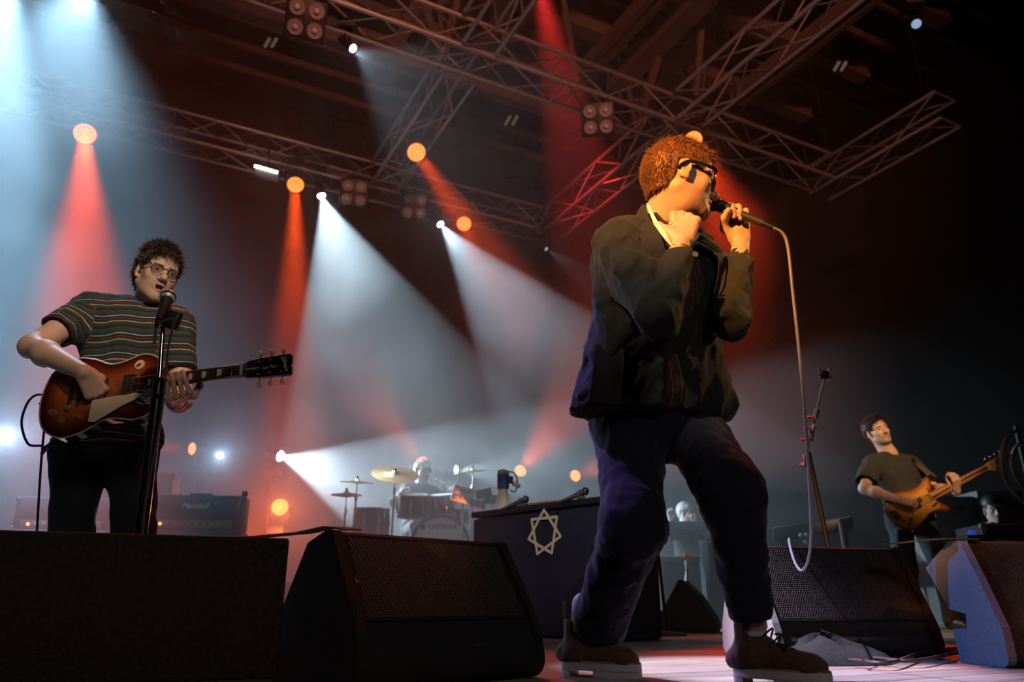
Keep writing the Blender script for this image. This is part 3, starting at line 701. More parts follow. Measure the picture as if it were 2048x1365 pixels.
# ------------------------------------------------------------------ drums
YD = 8.4; RZ = .40
rc = at(840, 1080, YD+.45)
RISM = mat('riser_carpet', (.03, .028, .03), .95)
ris = thing('drum_riser', 'low dark drum riser under the kit', 'riser', (rc.x, rc.y, 0), .3)
MB().bbox((0, 0, RZ-.02), (3.0, 1.8, .04), .006).build('deck', RISM, ris)
for sx in (-1, 0, 1):
    for sy in (-1, 1): MB().box((sx*1.4, sy*.8, RZ/2-.02), (.08, .08, RZ-.04)).build('leg', BLACKM, ris, smooth=False)
MB().box((0, -.89, RZ/2-.02), (2.9, .01, RZ-.06)).build('skirt', CURT, ris, smooth=False)
SHELL = mat('black_drum_lacquer', (.03, .03, .035), .2, coat=.5); SKIN = mat('drum_skin', (.78, .76, .72), .55); SKINT = mat('clear_skin', (.30, .29, .30), .4)
def drum(c, axis, r, L, label, skin=SKIN, front=True, lugs=8, kind='drum', legs=0, word=None, gp='drums of the kit', base=None):
    c = Vector(c); axis = Vector(axis).normalized(); x, y, d = frame(axis)
    t = thing(kind, label, 'drum', base or (c.x, c.y, RZ), 0, gp)
    MB().lathe([(r*.97, -L/2+.002), (r, -L/2+.004), (r, L/2-.004), (r*.97, L/2-.002)], c, d, 28).build('shell', SHELL, t, world=True)
    for s in (1, -1):
        MB().lathe([(r*.96, -.002), (r*.94, .004), (0, .006)], c+d*s*(L/2), d*s, 28).build('drum_head', skin, t, world=True)
        ring = [c+d*s*(L/2+.002)+(x*math.cos(2*PI*k/28)+y*math.sin(2*PI*k/28))*r*1.01 for k in range(28)]
        MB().tube(ring, .012 if r < .25 else .02, 6, closed=True).build('hoop', CHROME if r < .25 else SHELL, t, world=True)
    for k in range(lugs):
        a = 2*PI*k/lugs+.2; p = c+(x*math.cos(a)+y*math.sin(a))*(r+.012)
        MB().tube([p-d*L*.42, p-d*L*.1, p+d*L*.1, p+d*L*.42], [.005, .013, .013, .005], 6).build('lug', CHROME, t, world=True)
    for k in range(legs):
        a = 2*PI*k/legs+.5; p = c+(x*math.cos(a)+y*math.sin(a))*(r+.015); rod('leg', p, (p.x, p.y, RZ+.002), .009, CHROME, t, world=True)
    if word:
        ty = UP-d*UP.dot(d); ty.normalize(); tx = ty.cross(d)
        text('name_print', word, r*.27, c+d*(L/2+.012)+ty*r*.60+tx*r*.06, tx, ty, BLACKP, t, sx=.95)
        MB().lathe([(r*.09, 0), (r*.09, .002), (0, .002)], c+d*(L/2+.008)+ty*r*.60-tx*r*.62, d, 12).build('badge', BLACKP, t, world=True)
    return t
bdir = Vector((.10, -1, .02))
bc = at(880, 1094, YD); bc.z = RZ+.31
bd = drum(at(880, 1094, YD), bdir, .30, .42, 'bass drum with white front head bearing black lettering', lugs=10, word='YAMAHA')
for s in (-1, 1): rod('spur', at(880, 1094, YD)+Vector((s*.26, 0, -.12)), Vector((bc.x+s*.38, bc.y-.2, RZ+.002)), .01, CHROME, bd, world=True)
c1 = at(826, 1012, YD+.15); drum(c1, (.05, -.25, 1), .165, .24, 'larger rack tom left above the bass drum', SKIN, base=(c1.x, c1.y, RZ))
rod('mount', c1, at(870, 1050, YD+.2), .012, CHROME, bpy.data.objects['drum.001'], world=True)
c2 = at(884, 1010, YD+.2); drum(c2, (-.05, -.25, 1), .14, .21, 'smaller rack tom centred above the bass drum', base=(c2.x, c2.y, RZ))
rod('mount', c2, at(875, 1050, YD+.2), .012, CHROME, bpy.data.objects['drum.002'], world=True)
c3 = at(742, 1052, YD+.3); drum(c3, (0, -.05, 1), .20, .36, 'floor tom on legs left of the bass drum', legs=3)
c4 = at(905, 1034, YD+.55); drum(c4, (.0, -.1, 1), .18, .15, 'snare drum between bass drum and drummer', legs=3)
BRASS = mat('cymbal_bronze', (.62, .40, .20), .3, .9, noise=8, var=.2)
def cymbal(c, axis, r, label, tilt=0, hat=False):
    c = Vector(c); axis = Vector(axis).normalized(); t = thing('cymbal', label, 'cymbal', (c.x, c.y, RZ), 0, 'cymbals on stands')
    pr = [(r, 0), (r, .003), (r*.6, .012), (r*.2, .024), (r*.16, .032), (r*.08, .045), (0, .047)]
    MB().lathe([(0, .043), (r*.08, .041), (r*.16, .028), (r*.2, .020), (r*.6, .008)]+pr[0:1]+pr[1:], c, axis, 32).build('plate', BRASS, t, world=True)
    if hat: MB().lathe([(r, -.012), (r, -.009), (r*.2, -.03), (0, -.035)], c, axis, 28).build('lower_plate', BRASS, t, world=True)
    MB().lathe([(.012, .045), (.014, .06), (.01, .075), (0, .075)], c, axis, 10).build('wing_nut', BLACKP, t, world=True)
    j = Vector((c.x, c.y, c.z-.18)); rod('boom', j, c+axis*.05, .007, CHROME, t, world=True)
    rod('pole', (c.x, c.y, RZ+.12), j, .011, CHROME, t, world=True)
    MB().lathe([(.018, -.03), (.02, .0), (.018, .03)], j, UP, 10).build('joint', CHROME, t, world=True)
    for k in range(3):
        a = 2*PI*k/3+.4; rod('leg', (c.x, c.y, RZ+.28), (c.x+.25*math.cos(a), c.y+.25*math.sin(a), RZ+.01), .008, CHROME, t, world=True)
cymbal(at(714, 966, YD+.2), (.05, -.10, 1), .20, 'flat cymbal at the left end of the kit')
cymbal(at(790, 950, YD+.1), (.15, -.55, 1), .27, 'large tilted crash cymbal left of the drummer')
cymbal(at(946, 945, YD), (-.1, -.16, 1), .20, 'orange lit cymbal right of the drummer')
cymbal(at(693, 990, YD+.1), (0, -.05, 1), .17, 'paired hi hat cymbals low at the left of the kit', hat=True)
pd = at(926, 990, YD-.2); t = thing('drum_pad', 'orange lit electronic drum pad right of the kit', 'drum pad', (pd.x, pd.y, RZ))
MB().bbox(pd, (.24, .03, .17), .006, Matrix.Rotation(.25, 3, 'Y')).build('panel', mat('pale_panel', (.75, .7, .62), .5), t, world=True)
for i in range(2):
    for j in range(3): MB().bbox(pd+Vector((-.07+.07*j, -.02, -.035+.07*i)), (.055, .012, .05), .004).build('pad', mat('pad_rubber', (.55, .5, .45), .7), t, world=True)
rod('pole', (pd.x, pd.y, RZ), pd-UP*.08, .012, CHROME, t, world=True)
for i, (px, py) in enumerate(((968, 988), (985, 1000), (955, 1010))):
    p = at(px, py, YD-.3); t = thing('effects_box', ['black effects box highest beside the megaphone', 'black effects box lowest right beside the megaphone', 'black effects box in the middle of its stand by the cymbal'][i], 'effects unit', (p.x, p.y, RZ))
    MB().bbox(p, (.17, .14, .08), .008, Matrix.Rotation(.2*i-.2, 3, 'Y')).build('case', BLACKP, t, world=True)
    for k in range(4): MB().lathe([(.008, 0), (.007, .012), (0, .012)], p+Vector((-.05+.033*k, -.072, .01)), (0, -1, 0), 8).build('knob', CHROME, t, world=True)
    rod('pole', (p.x, p.y, RZ), p, .01, CHROME, t, world=True)
    MB().lathe([(.07, 0), (.07, .015), (.012, .02)], (p.x, p.y, RZ), n=16).build('foot', BLACKM, t, world=True)

# ------------------------------------------------------------------ keyboards behind, between the legs
kb = at(1372, 1046, 8.9); t = thing('keyboard', 'dark stage keyboard in front of the grey haired player', 'keyboard', (kb.x, kb.y, 0), .0)
MB().bbox(kb-UP*.05, (.9, .34, .10), .01).build('case', BLACKP, t, world=True)
for i in range(26): MB().box(kb+Vector((-.41+i*.032, .10, .004)), (.028, .14, .012)).build('key', mat('ivory_key', (.75, .73, .68), .4), t, smooth=False, world=True)
for s in (-1, 1): rod('leg', kb+Vector((s*.4, 0, -.08)), (kb.x+s*.4, kb.y, 0), .02, BLACKM, t, world=True)
p = at(1352, 1110, 8.0); t = thing('keyboard_amplifier', 'grey brown cabinet standing below the keyboard', 'speaker cabinet', (p.x, p.y, 0))
MB().bbox((p.x, p.y, .33), (.40, .35, .64), .012).build('case', mat('brown_grey_paint', (.12, .10, .09), .8, noise=12), t, world=True)
MB().bbox((p.x, p.y-.18, .33), (.34, .012, .54), .004).build('front_cloth', CLOTHG, t, world=True)
p = at(1412, 1090, 8.1); t = thing('keyboard_case', 'dark keyboard case with chrome rim right of the grey cabinet', 'case', (p.x, p.y, 0))
MB().bbox((p.x+.22, p.y, .42), (.50, .35, .84), .012).build('case', TOLEX, t, world=True); MB().box((p.x+.22, p.y-.178, .80), (.48, .006, .012)).build('rim', ALU, t, smooth=False, world=True)
# dark keyboard rack right of the singer
p0, p1 = at(1546, 1058, 7.4), at(1700, 1036, 7.2); t = thing('keyboard_rack', 'dark keyboard rack behind the right wedge with blue lights', 'keyboard', ((p0.x+p1.x)/2, (p0.y+p1.y)/2, 0))
dd = (p1-p0).normalized()
MB().bbox((p0+p1)/2-UP*.06, ((p1-p0).length, .4, .10), .012, rotm(dd, dd.cross(-UP).normalized() if False else Vector((-dd.y, dd.x, 0)).normalized(), dd.cross(Vector((-dd.y, dd.x, 0)).normalized()))).build('case', BLACKP, t, world=True)
MB().tube([p0, p1], .012, 8).build('edge_rail', ALU, t, world=True)
for f in (.1, .9): q = p0+(p1-p0)*f; rod('leg', q-UP*.08, (q.x, q.y, 0), .025, BLACKM, t, world=True)
for px, py in ((1602, 1072), (1613, 1071), (1612, 1085)): MB().sphere(at(px, py, 7.0), .022, 8, 6).build('indicator', mat('cyan_glass', (.3, .55, .7), .3), t, world=True)
q = at(1680, 1046, 6.9); rod('side_post', q, (q.x+.03, q.y, 0), .018, ALU, t, world=True)

# ------------------------------------------------------------------ right side: cases, cable coils
CASEB = mat('case_laminate', (.03, .03, .035), .6)
p = at(2010, 1080, 6.6); fc = thing('flight_case', 'black flight case with metal edges and corner fittings at far right', 'flight case', (p.x+.1, p.y, 0), -.1)
Wc, Hc = .75, at(2010, 1052, 6.6).z
MB().bbox((0, 0, Hc/2), (Wc, .5, Hc-.01), .006).build('body', CASEB, fc)
for sx in (-1, 1):
    MB().box((sx*Wc/2, -.25, Hc/2), (.03, .012, Hc)).build('edge_strip', ALU, fc, smooth=False)
    for z in (.03, Hc-.03): MB().bbox((sx*(Wc/2-.01), -.245, z), (.07, .03, .06), .012).build('corner_fitting', ALU, fc)
for z in (.012, Hc-.012, Hc*.62): MB().box((0, -.25, z), (Wc, .012, .022)).build('edge_strip', ALU, fc, smooth=False)
text('stencil', 'E', .13, Vector((.02, -.258, Hc*.82)), (1, 0, 0), (0, 0, 1), WHITEP, fc, world=False)
MB().bbox((-.25, -.257, Hc*.80), (.10, .012, .08), .01).build('latch', ALU, fc)
p = at(2000, 1040, 7.2); z1 = at(2000, 975, 7.2).z
for i, (dx_, hh, ww, lb) in enumerate(((-.12, z1-.02, .46, 'grey rack cabinet left of the pair at far right'), (.37, z1+.04, .46, 'grey rack cabinet right of the pair at far right'))):
    t = thing('rack_cabinet', lb, 'cabinet', (p.x+dx_, p.y+.75, 0))
    MB().bbox((0, 0, hh/2), (ww, .5, hh), .01).build('body', mat('dim_grey_paint', (.13, .13, .125), .7, noise=10), t)
    for k in range(6): MB().bbox((0, -.253, hh*(.14+.145*k)), (ww*.9, .012, hh*.12), .003).build('rack_panel', mat('rack_panel', (.10, .10, .10), .6), t)
    MB().box((.05, -.262, hh*.9), (.06, .01, .05)).build('vent', BLACKP, t, smooth=False)
COILM = mat('coil_sheath', (.16, .14, .12), .5)
for i, (rx, lb) in enumerate(((.30, 'outer pale cable coil hanging at the right edge'), (.20, 'inner pale cable coil hanging at the right edge'))):
    c = at(2062, 935, 5.9+.12*i); pts = []
    for k in range(120):
        a = 2*PI*k/40; rr = rx*(1+.05*math.sin(k*.31)); pts.append(c+Vector((math.cos(a)*rr*.8, .02*math.sin(k*.17), math.sin(a)*rr)))
    o = MB().tube(pts, .013, 6).build('cable_coil', COILM); tag(o, lb, 'cable coil', 'cable coils at the right edge')
c = at(2062, 935, 6.0); hk = thing('coil_hanger', 'dark stand holding the cable coils at right edge', 'stand', (c.x+.02, c.y+.08, 0))
rod('pole', (c.x+.02, c.y+.10, 0), (c.x+.02, c.y+.10, c.z+.36), .02, BLACKM, hk, world=True); rod('hook', (c.x+.02, c.y+.12, c.z+.19), (c.x+.02, c.y-.16, c.z+.22), .012, BLACKM, hk, world=True)
MB().lathe([(.2, 0), (.2, .015), (.02, .02)], (c.x+.02, c.y+.10, 0)).build('foot', BLACKM, hk, world=True)
bl = at(1944, 1072, 6.4); t = thing('indicator_box', 'small box with a blue light in front of the flight case', 'electronics box', (bl.x, bl.y, 0))
MB().bbox((bl.x, bl.y, bl.z/2), (.16, .14, bl.z), .01).build('case', BLACKP, t, world=True); MB().sphere(bl+UP*.02, .03, 10, 8).build('lamp', glow('blue_lamp', (.05, .12, 1), .35), t, world=True)

# ------------------------------------------------------------------ boom microphone stand right of the singer
YS = 4.4
s0 = at(1662, 1140, YS); dirp = (at(1617, 905, YS)-at(1655, 1088, YS)).normalized(); foot = at(1655, 1088, YS); k = foot.z/dirp.z; ft = foot-dirp*(k-.02)
ms = thing('boom_microphone_stand', 'empty boom microphone stand lit orange, right of the singer', 'microphone stand', (ft.x, ft.y, 0))
topj = at(1617, 905, YS)
rod('pole', ft, topj, .014, BLACKM, ms, world=True)
MB().lathe([(.15, 0), (.15, .015), (.13, .025), (.02, .035), (0, .035)], (ft.x, ft.y, 0), n=28).build('round_base', BLACKM, ms, world=True)
b0, b1 = at(1607, 928, YS-.02), at(1648, 762, YS-.02)
ORL = mat('worn_steel', (.5, .46, .42), .4, .6)
rod('boom', b0, b1, .009, ORL, ms, world=True)
MB().tube([b0-(b1-b0)*.03, b0+(b1-b0)*.09], .022, 10).build('counterweight', ORL, ms, world=True)
MB().tube([b0+(b1-b0)*.32, b0+(b1-b0)*.64], .020, 10).build('clutch_sleeve', ORL, ms, world=True)
for f in (.28, .42, .55): MB().tube([b0+(b1-b0)*f-Vector((.05, 0, 0)), b0+(b1-b0)*f+Vector((.02, 0, 0))], .012, 8).build('knob', mat('pale_knob', (.6, .5, .42), .5), ms, world=True)
cl = b1+(b1-b0).normalized()*.02
MB().bbox(cl+UP*.02, (.05, .04, .045), .008, Matrix.Rotation(.5, 3, 'Y')).build('clip', BLACKM, ms, world=True)
for sx in (-1, 1):
    for sz in (-1, 1): MB().sphere(cl+UP*.02+Vector((sx*.03, -.01, sz*.024)), .011, 8, 6).build('clip_screw', CHROME, ms, world=True)
# ================================================================== BODY MODELLING KIT (blended round cones, meshed)
def V3(p): return np.array(p, dtype=np.float32)
def cone(a, b, ra, rb=None, k=.03, op=1): return ('c', V3(a), V3(b), ra, ra if rb is None else rb, k, op)
def ball(c, r, k=.02, op=1): return ('c', V3(c), V3(c)+V3((0, 0, 1e-4)), r, r, k, op)
def ell(c, r, k=.02, op=1, R=None): return ('e', V3(c), np.eye(3, dtype=np.float32) if R is None else np.array(R, dtype=np.float32), V3(r), k, op)
def cyl(a, b, r, k=.004, op=-1): return ('y', V3(a), V3(b), r, r, k, op)
def chain(pts, rs, k=.02, op=1): return [cone(pts[i], pts[i+1], rs[i], rs[i+1], k, op) for i in range(len(pts)-1)]
def sdf_dist(p, X, Y, Z):
    t = p[0]
    if t == 'e':
        _, c, R, r, k, op = p
        q = [(X-c[0]), (Y-c[1]), (Z-c[2])]
        u = [q[0]*R[0, i]+q[1]*R[1, i]+q[2]*R[2, i] for i in range(3)]
        k0 = np.sqrt(sum((u[i]/r[i])**2 for i in range(3))); k1 = np.sqrt(sum((u[i]/r[i]**2)**2 for i in range(3)))
        return k0*(k0-1)/np.maximum(k1, 1e-6)
    _, a, b, ra, rb, k, op = p
    ab = b-a; L2 = float(ab @ ab)+1e-12
    h = ((X-a[0])*ab[0]+(Y-a[1])*ab[1]+(Z-a[2])*ab[2])/L2
    if t == 'y':
        L = math.sqrt(L2); dx = X-a[0]-h*ab[0]; dy = Y-a[1]-h*ab[1]; dz = Z-a[2]-h*ab[2]
        rad = np.sqrt(dx*dx+dy*dy+dz*dz)-ra; ax = np.maximum(-h, h-1)*L
        return np.maximum(rad, ax)
    h = np.clip(h, 0, 1)
    dx = X-a[0]-h*ab[0]; dy = Y-a[1]-h*ab[1]; dz = Z-a[2]-h*ab[2]
    return np.sqrt(dx*dx+dy*dy+dz*dz)-(ra+(rb-ra)*h)
def prim_box(p):
    if p[0] == 'e': m = float(max(p[3])); return p[1]-m, p[1]+m
    m = max(p[3], p[4]); return np.minimum(p[1], p[2])-m, np.maximum(p[1], p[2])+m
def sdf_mesh(prims, vox, post=None, pad=2, clip=None):
    lo = np.min([prim_box(p)[0] for p in prims if p[-1] == 1], axis=0)-vox*(pad+2); hi = np.max([prim_box(p)[1] for p in prims if p[-1] == 1], axis=0)+vox*(pad+2)
    if clip is not None: lo = np.maximum(lo, clip[0]); hi = np.minimum(hi, clip[1])
    n = np.ceil((hi-lo)/vox).astype(int)+1
    ax = [(lo[i]+vox*np.arange(n[i])).astype(np.float32) for i in range(3)]
    F = np.full(n, .25, np.float32)
    ups = [p for p in prims if p[-1] == 1]; subs = [p for p in prims if p[-1] != 1]
    keep = post is None; seq = prims if keep else ups+[None]+subs
    for p in seq:
        if p is None:
            F = post(F, ax[0][:, None, None], ax[1][None, :, None], ax[2][None, None, :]).astype(np.float32); continue
        k, op = p[-2], p[-1]; l, h = prim_box(p); m = k+vox*3
        i0 = np.clip(np.floor((l-m-lo)/vox).astype(int), 0, n-1); i1 = np.clip(np.ceil((h+m-lo)/vox).astype(int)+1, 1, n)
        if np.any(i1 <= i0): continue
        sl = tuple(slice(i0[i], i1[i]) for i in range(3))
        X = ax[0][sl[0]][:, None, None]; Y = ax[1][sl[1]][None, :, None]; Z = ax[2][sl[2]][None, None, :]
        d = sdf_dist(p, X, Y, Z); f = F[sl]
        if op == 1:
            hh = np.maximum(k-np.abs(f-d), 0)/max(k, 1e-6); F[sl] = np.minimum(f, d)-hh*hh*k*.25
        else:
            d = -d; hh = np.maximum(k-np.abs(f-d), 0)/max(k, 1e-6); F[sl] = np.maximum(f, d)+hh*hh*k*.25
    return surface_nets(F, lo, vox)
def surface_nets(F, lo, vox):
    S_ = F < 0
    n = F.shape
    c = sum(S_[i:n[0]-1+i, j:n[1]-1+j, k:n[2]-1+k].astype(np.int8) for i in (0, 1) for j in (0, 1) for k in (0, 1))
    act = (c > 0) & (c < 8); I = np.argwhere(act)
    idx = np.full(act.shape, -1, np.int64); idx[tuple(I.T)] = np.arange(len(I))
    off = [(i, j, k) for i in (0, 1) for j in (0, 1) for k in (0, 1)]
    val = {o: F[I[:, 0]+o[0], I[:, 1]+o[1], I[:, 2]+o[2]] for o in off}
    acc = np.zeros((len(I), 3)); cnt = np.zeros(len(I))
    for o in off:
        for a in range(3):
            if o[a]: continue
            q = list(o); q[a] = 1; q = tuple(q); va, vb = val[o], val[q]; m = (va < 0) != (vb < 0)
            t = np.where(m, va/np.where(m, va-vb, 1), 0)
            pos = np.array(o, float)[None, :]+np.eye(3)[a][None, :]*t[:, None]
            acc[m] += pos[m]; cnt[m] += 1
    V = (I+acc/cnt[:, None])*vox+lo
    faces = []
    for a in range(3):
        b, d = (a+1) % 3, (a+2) % 3
        s0 = [slice(None)]*3; s1 = [slice(None)]*3; s0[a] = slice(0, -1); s1[a] = slice(1, None)
        A, B = S_[tuple(s0)], S_[tuple(s1)]; E = np.argwhere(A != B)
        ok = (E[:, b] > 0) & (E[:, d] > 0) & (E[:, b] < n[b]-1) & (E[:, d] < n[d]-1); E = E[ok]
        ins = A[tuple(E.T)]
        def cell(db, dd):
            q = E.copy(); q[:, b] += db; q[:, d] += dd; return idx[tuple(q.T)]
        q = np.stack([cell(-1, -1), cell(0, -1), cell(0, 0), cell(-1, 0)], 1); q[~ins] = q[~ins][:, ::-1]
        faces.append(q)
    return V, np.concatenate(faces)
def smooth_verts(V, Q, it=1, lam=.5):
    E = np.concatenate([Q[:, [0, 1]], Q[:, [1, 2]], Q[:, [2, 3]], Q[:, [3, 0]]]); E = np.concatenate([E, E[:, ::-1]])
    for _ in range(it):
        s = np.zeros_like(V); np.add.at(s, E[:, 0], V[E[:, 1]]); c = np.bincount(E[:, 0], minlength=len(V))[:, None]
        V = V+lam*(s/np.maximum(c, 1)-V)
    return V
def np_mesh(name, parts, attrs=None):
    "parts: list of (V, Q); joined into one mesh"
    Vs, Qs, off = [], [], 0
    for V, Q in parts: Vs.append(V); Qs.append(Q+off); off += len(V)
    V, Q = np.concatenate(Vs), np.concatenate(Qs)
    me = bpy.data.meshes.new(name); me.vertices.add(len(V)); me.vertices.foreach_set('co', V.astype(np.float32).ravel())
    m = Q.shape[1]
    me.loops.add(Q.size); me.loops.foreach_set('vertex_index', Q.ravel().astype(np.int32))
    me.polygons.add(len(Q)); me.polygons.foreach_set('loop_start', (np.arange(len(Q))*m).astype(np.int32))
    me.update(calc_edges=True); me.validate()
    me.polygons.foreach_set('use_smooth', np.ones(len(me.polygons), bool))
    if attrs:
        for an, arr in attrs.items():
            if arr.ndim == 1:
                at_ = me.attributes.new(an, 'FLOAT', 'POINT'); at_.data.foreach_set('value', arr.astype(np.float32))
            else:
                at_ = me.attributes.new(an, 'FLOAT_COLOR', 'POINT'); at_.data.foreach_set('color', np.concatenate([arr, np.ones((len(arr), 1))], 1).astype(np.float32).ravel())
    me.update(); return me
def apply(M, V): 
    A = np.array(M); return V @ A[:3, :3].T+A[:3, 3]
def folds(amp, seed, f=26., stretch=(1, 1, .45)):
    r = np.random.default_rng(seed); ds = r.normal(size=(5, 3))*np.array(stretch); ds /= np.linalg.norm(ds, axis=1)[:, None]; ph = r.uniform(0, 6, 10); fs = f*r.uniform(.6, 1.7, 5)
    def fn(F, X, Y, Z):
        out = 0
        for i in range(5):
            w = 1.6*np.sin((X*ds[i, 2]+Y*ds[i, 0]+Z*ds[i, 1])*fs[i]*.45+ph[i+5])
            s = np.sin((X*ds[i, 0]+Y*ds[i, 1]+Z*ds[i, 2])*fs[i]+ph[i]+w); out = out+(1-np.abs(s))**2-.35
        return F-amp*out/2.2
    return fn
def cloth(name, prims, vox, m, parent, post=None, attr=None, sm=1):
    V, Q = sdf_mesh(prims, vox, post); V = smooth_verts(V, Q, sm)
    me = np_mesh(name, [(V, Q)], attr(V) if attr else None)
    return obj(name, me, m, parent, True)

# ---- head: local frame x = own right, y = facing, z = up
def head_prims(neck_end, mouth=0., jaw=1., nose=1., fine=True, cheek=1.):
    P = [ell((0, -.016, .036), (.076, .097, .086), .02), ell((0, .028, -.030), (.064, .066, .082), .03),
         ell((0, .026, -.072-mouth*.6), (.052*jaw, .054, .042), .028), ell((0, .060, .046), (.058, .032, .045), .02)]
    for s in (-1, 1):
        P += [cone((s*.052*jaw, -.012, -.052), (s*.020, .068, -.098-mouth), .016, .017, .022), ell((s*.043, .060, -.022), (.020*cheek, .020, .020), .022)]
        P += [cone((s*.050, .070, .020), (s*.013, .086, .017), .009, .010, .012)]
    P += [ball((0, .078, -.100-mouth), .021, .02)]
    if fine:
        for s in (-1, 1): P += [ball((s*.033, .101, .001), .017, .012, -1)]
        P += [cone((0, .088, .010), (0, .110*nose, -.028), .0085, .0120, .012), ball((0, .112*nose, -.033), .0125, .008)]
        for s in (-1, 1):
            P += [ball((s*.0125, .099, -.037), .0085, .008), ball((s*.008, .108, -.043), .0035, .003, -1)]
            P += [ball((s*.032, .0765, .002), .0132, .003), cone((s*.046, .078, .003), (s*.032, .0875, .0065), .0055, .0058, .004), cone((s*.032, .0875, .0065), (s*.020, .083, .003), .0058, .0045, .004),
                  cone((s*.043, .079, -.004), (s*.023, .084, -.0055), .0042, .0042, .004)]
        m = mouth
        P += chain([(-.023, .084, -.066-m*.3), (-.009, .0955, -.0605), (0, .0962, -.062), (.009, .0955, -.0605), (.023, .084, -.066-m*.3)], [.004, .0058, .0052, .0058, .004], .006)
        P += chain([(-.021, .083, -.069-m*.6), (0, .0945, -.0745-m), (.021, .083, -.069-m*.6)], [.004, .0068, .004], .006)
        if m > 0: P += [ell((0, .090, -.068-m*.5), (.015, .022, .004+m*.45), .004, -1)]
        else: P += chain([(-.021, .090, -.067), (0, .1025, -.0675), (.021, .090, -.067)], [.0018]*3, .003, -1)
    for s in (-1, 1):
        R = Matrix.Rotation(s*-.30, 3, 'Z') @ Matrix.Rotation(-.15, 3, 'X')
        P += [ell((s*.079, -.010, -.004), (.0085, .021, .033), .006, 1, R), ell((s*.088, -.005, .003), (.007, .012, .021), .004, -1, R), ball((s*.077, .000, -.033), .008, .008)]
        P += [cone((s*.079, .004, -.006), (s*.078, .004, -.012), .005, .005, .004)] if fine else []
    ne = V3(neck_end)
    P += [cone((0, -.026, -.045), ne, .054, .064, .028), cone((0, .012, -.085-mouth*.3), ne+V3((0, .025, 0)), .034, .05, .035)]
    return P
HAIRLINE_Y = np.array([-.20, -.10, -.06, -.036, -.030, .018, .024, .042, .060, .09, .2]); HAIRLINE_Z = np.array([-.075, -.070, -.060, -.045, .028, .028, .012, .018, .058, .082, .10])
def hairline(y, lift=0): return np.interp(y, HAIRLINE_Y, HAIRLINE_Z)+lift
def hair_cap(th=.010, lift=0., back=0.):
    def post(F, X, Y, Z):
        h = np.interp(Y, HAIRLINE_Y, HAIRLINE_Z)+lift+0*X
        return np.maximum(F, (h-Z)*.8)
    return sdf_mesh([ell((0, -.016-th*.2, .036+th*.3), (.076+th, .097+th, .086+th), .02), ell((0, .05, .06), (.057+th*.6, .036+th*.5, .040+th*.6), .02), cone((0, -.05, 0), (0, -.045, -.06), .055+th*.4, .05+th*.2, .04)], .004, post)
def hair_strands(capV, n, length, comb, jitter, rad, seed, top=None):
    "tapered curved strands rooted on the cap (all local head coordinates)"
    r = np.random.default_rng(seed); Vs, Qs = [], []
    roots = capV[r.integers(0, len(capV), n)]; roots = roots[roots[:, 2] > np.interp(roots[:, 1], HAIRLINE_Y, HAIRLINE_Z)-.004]
    k = 0
    for p in roots:
        nrm = p-np.array((0, -.02, .02)); nrm /= np.linalg.norm(nrm)
        cb_ = comb(p) if callable(comb) else comb
        ear = abs(p[0]) > .055 and -.05 < p[1] < .035 and p[2] < .045
        d = nrm*cb_[3]+np.array(cb_[:3])+r.normal(size=3)*jitter; d /= np.linalg.norm(d)
        L = length(p)*r.uniform(.6, 1.25)*(.35 if ear else 1); bend = r.normal(size=3)*.35+np.array((0, .1, -.25))
        side = np.cross(d, r.normal(size=3)); side /= np.linalg.norm(side); up = np.cross(d, side)
        pts = [p-nrm*.004, p+d*L*.4, p+d*L*.75+bend*L*.12, p+d*L+bend*L*.35]; rr = [rad, rad*.95, rad*.65, rad*.12]
        for q, ra in zip(pts, rr):
            for a in range(3): Vs.append(q+(side*math.cos(a*2.094)+up*math.sin(a*2.094))*ra)
        for i in range(3):
            for a in range(3): b = (a+1) % 3; Qs.append((k+i*3+a, k+i*3+b, k+i*3+3+b, k+i*3+3+a))
        k += 12
    return np.array(Vs), np.array(Qs)
def head_matrix(c, fwd, up=(0, 0, 1), s=1.):
    f = Vector(fwd).normalized(); u = Vector(up); x = f.cross(u).normalized(); u = x.cross(f)
    return Matrix.Translation(c) @ rotm(x*s, f*s, u*s).to_4x4()
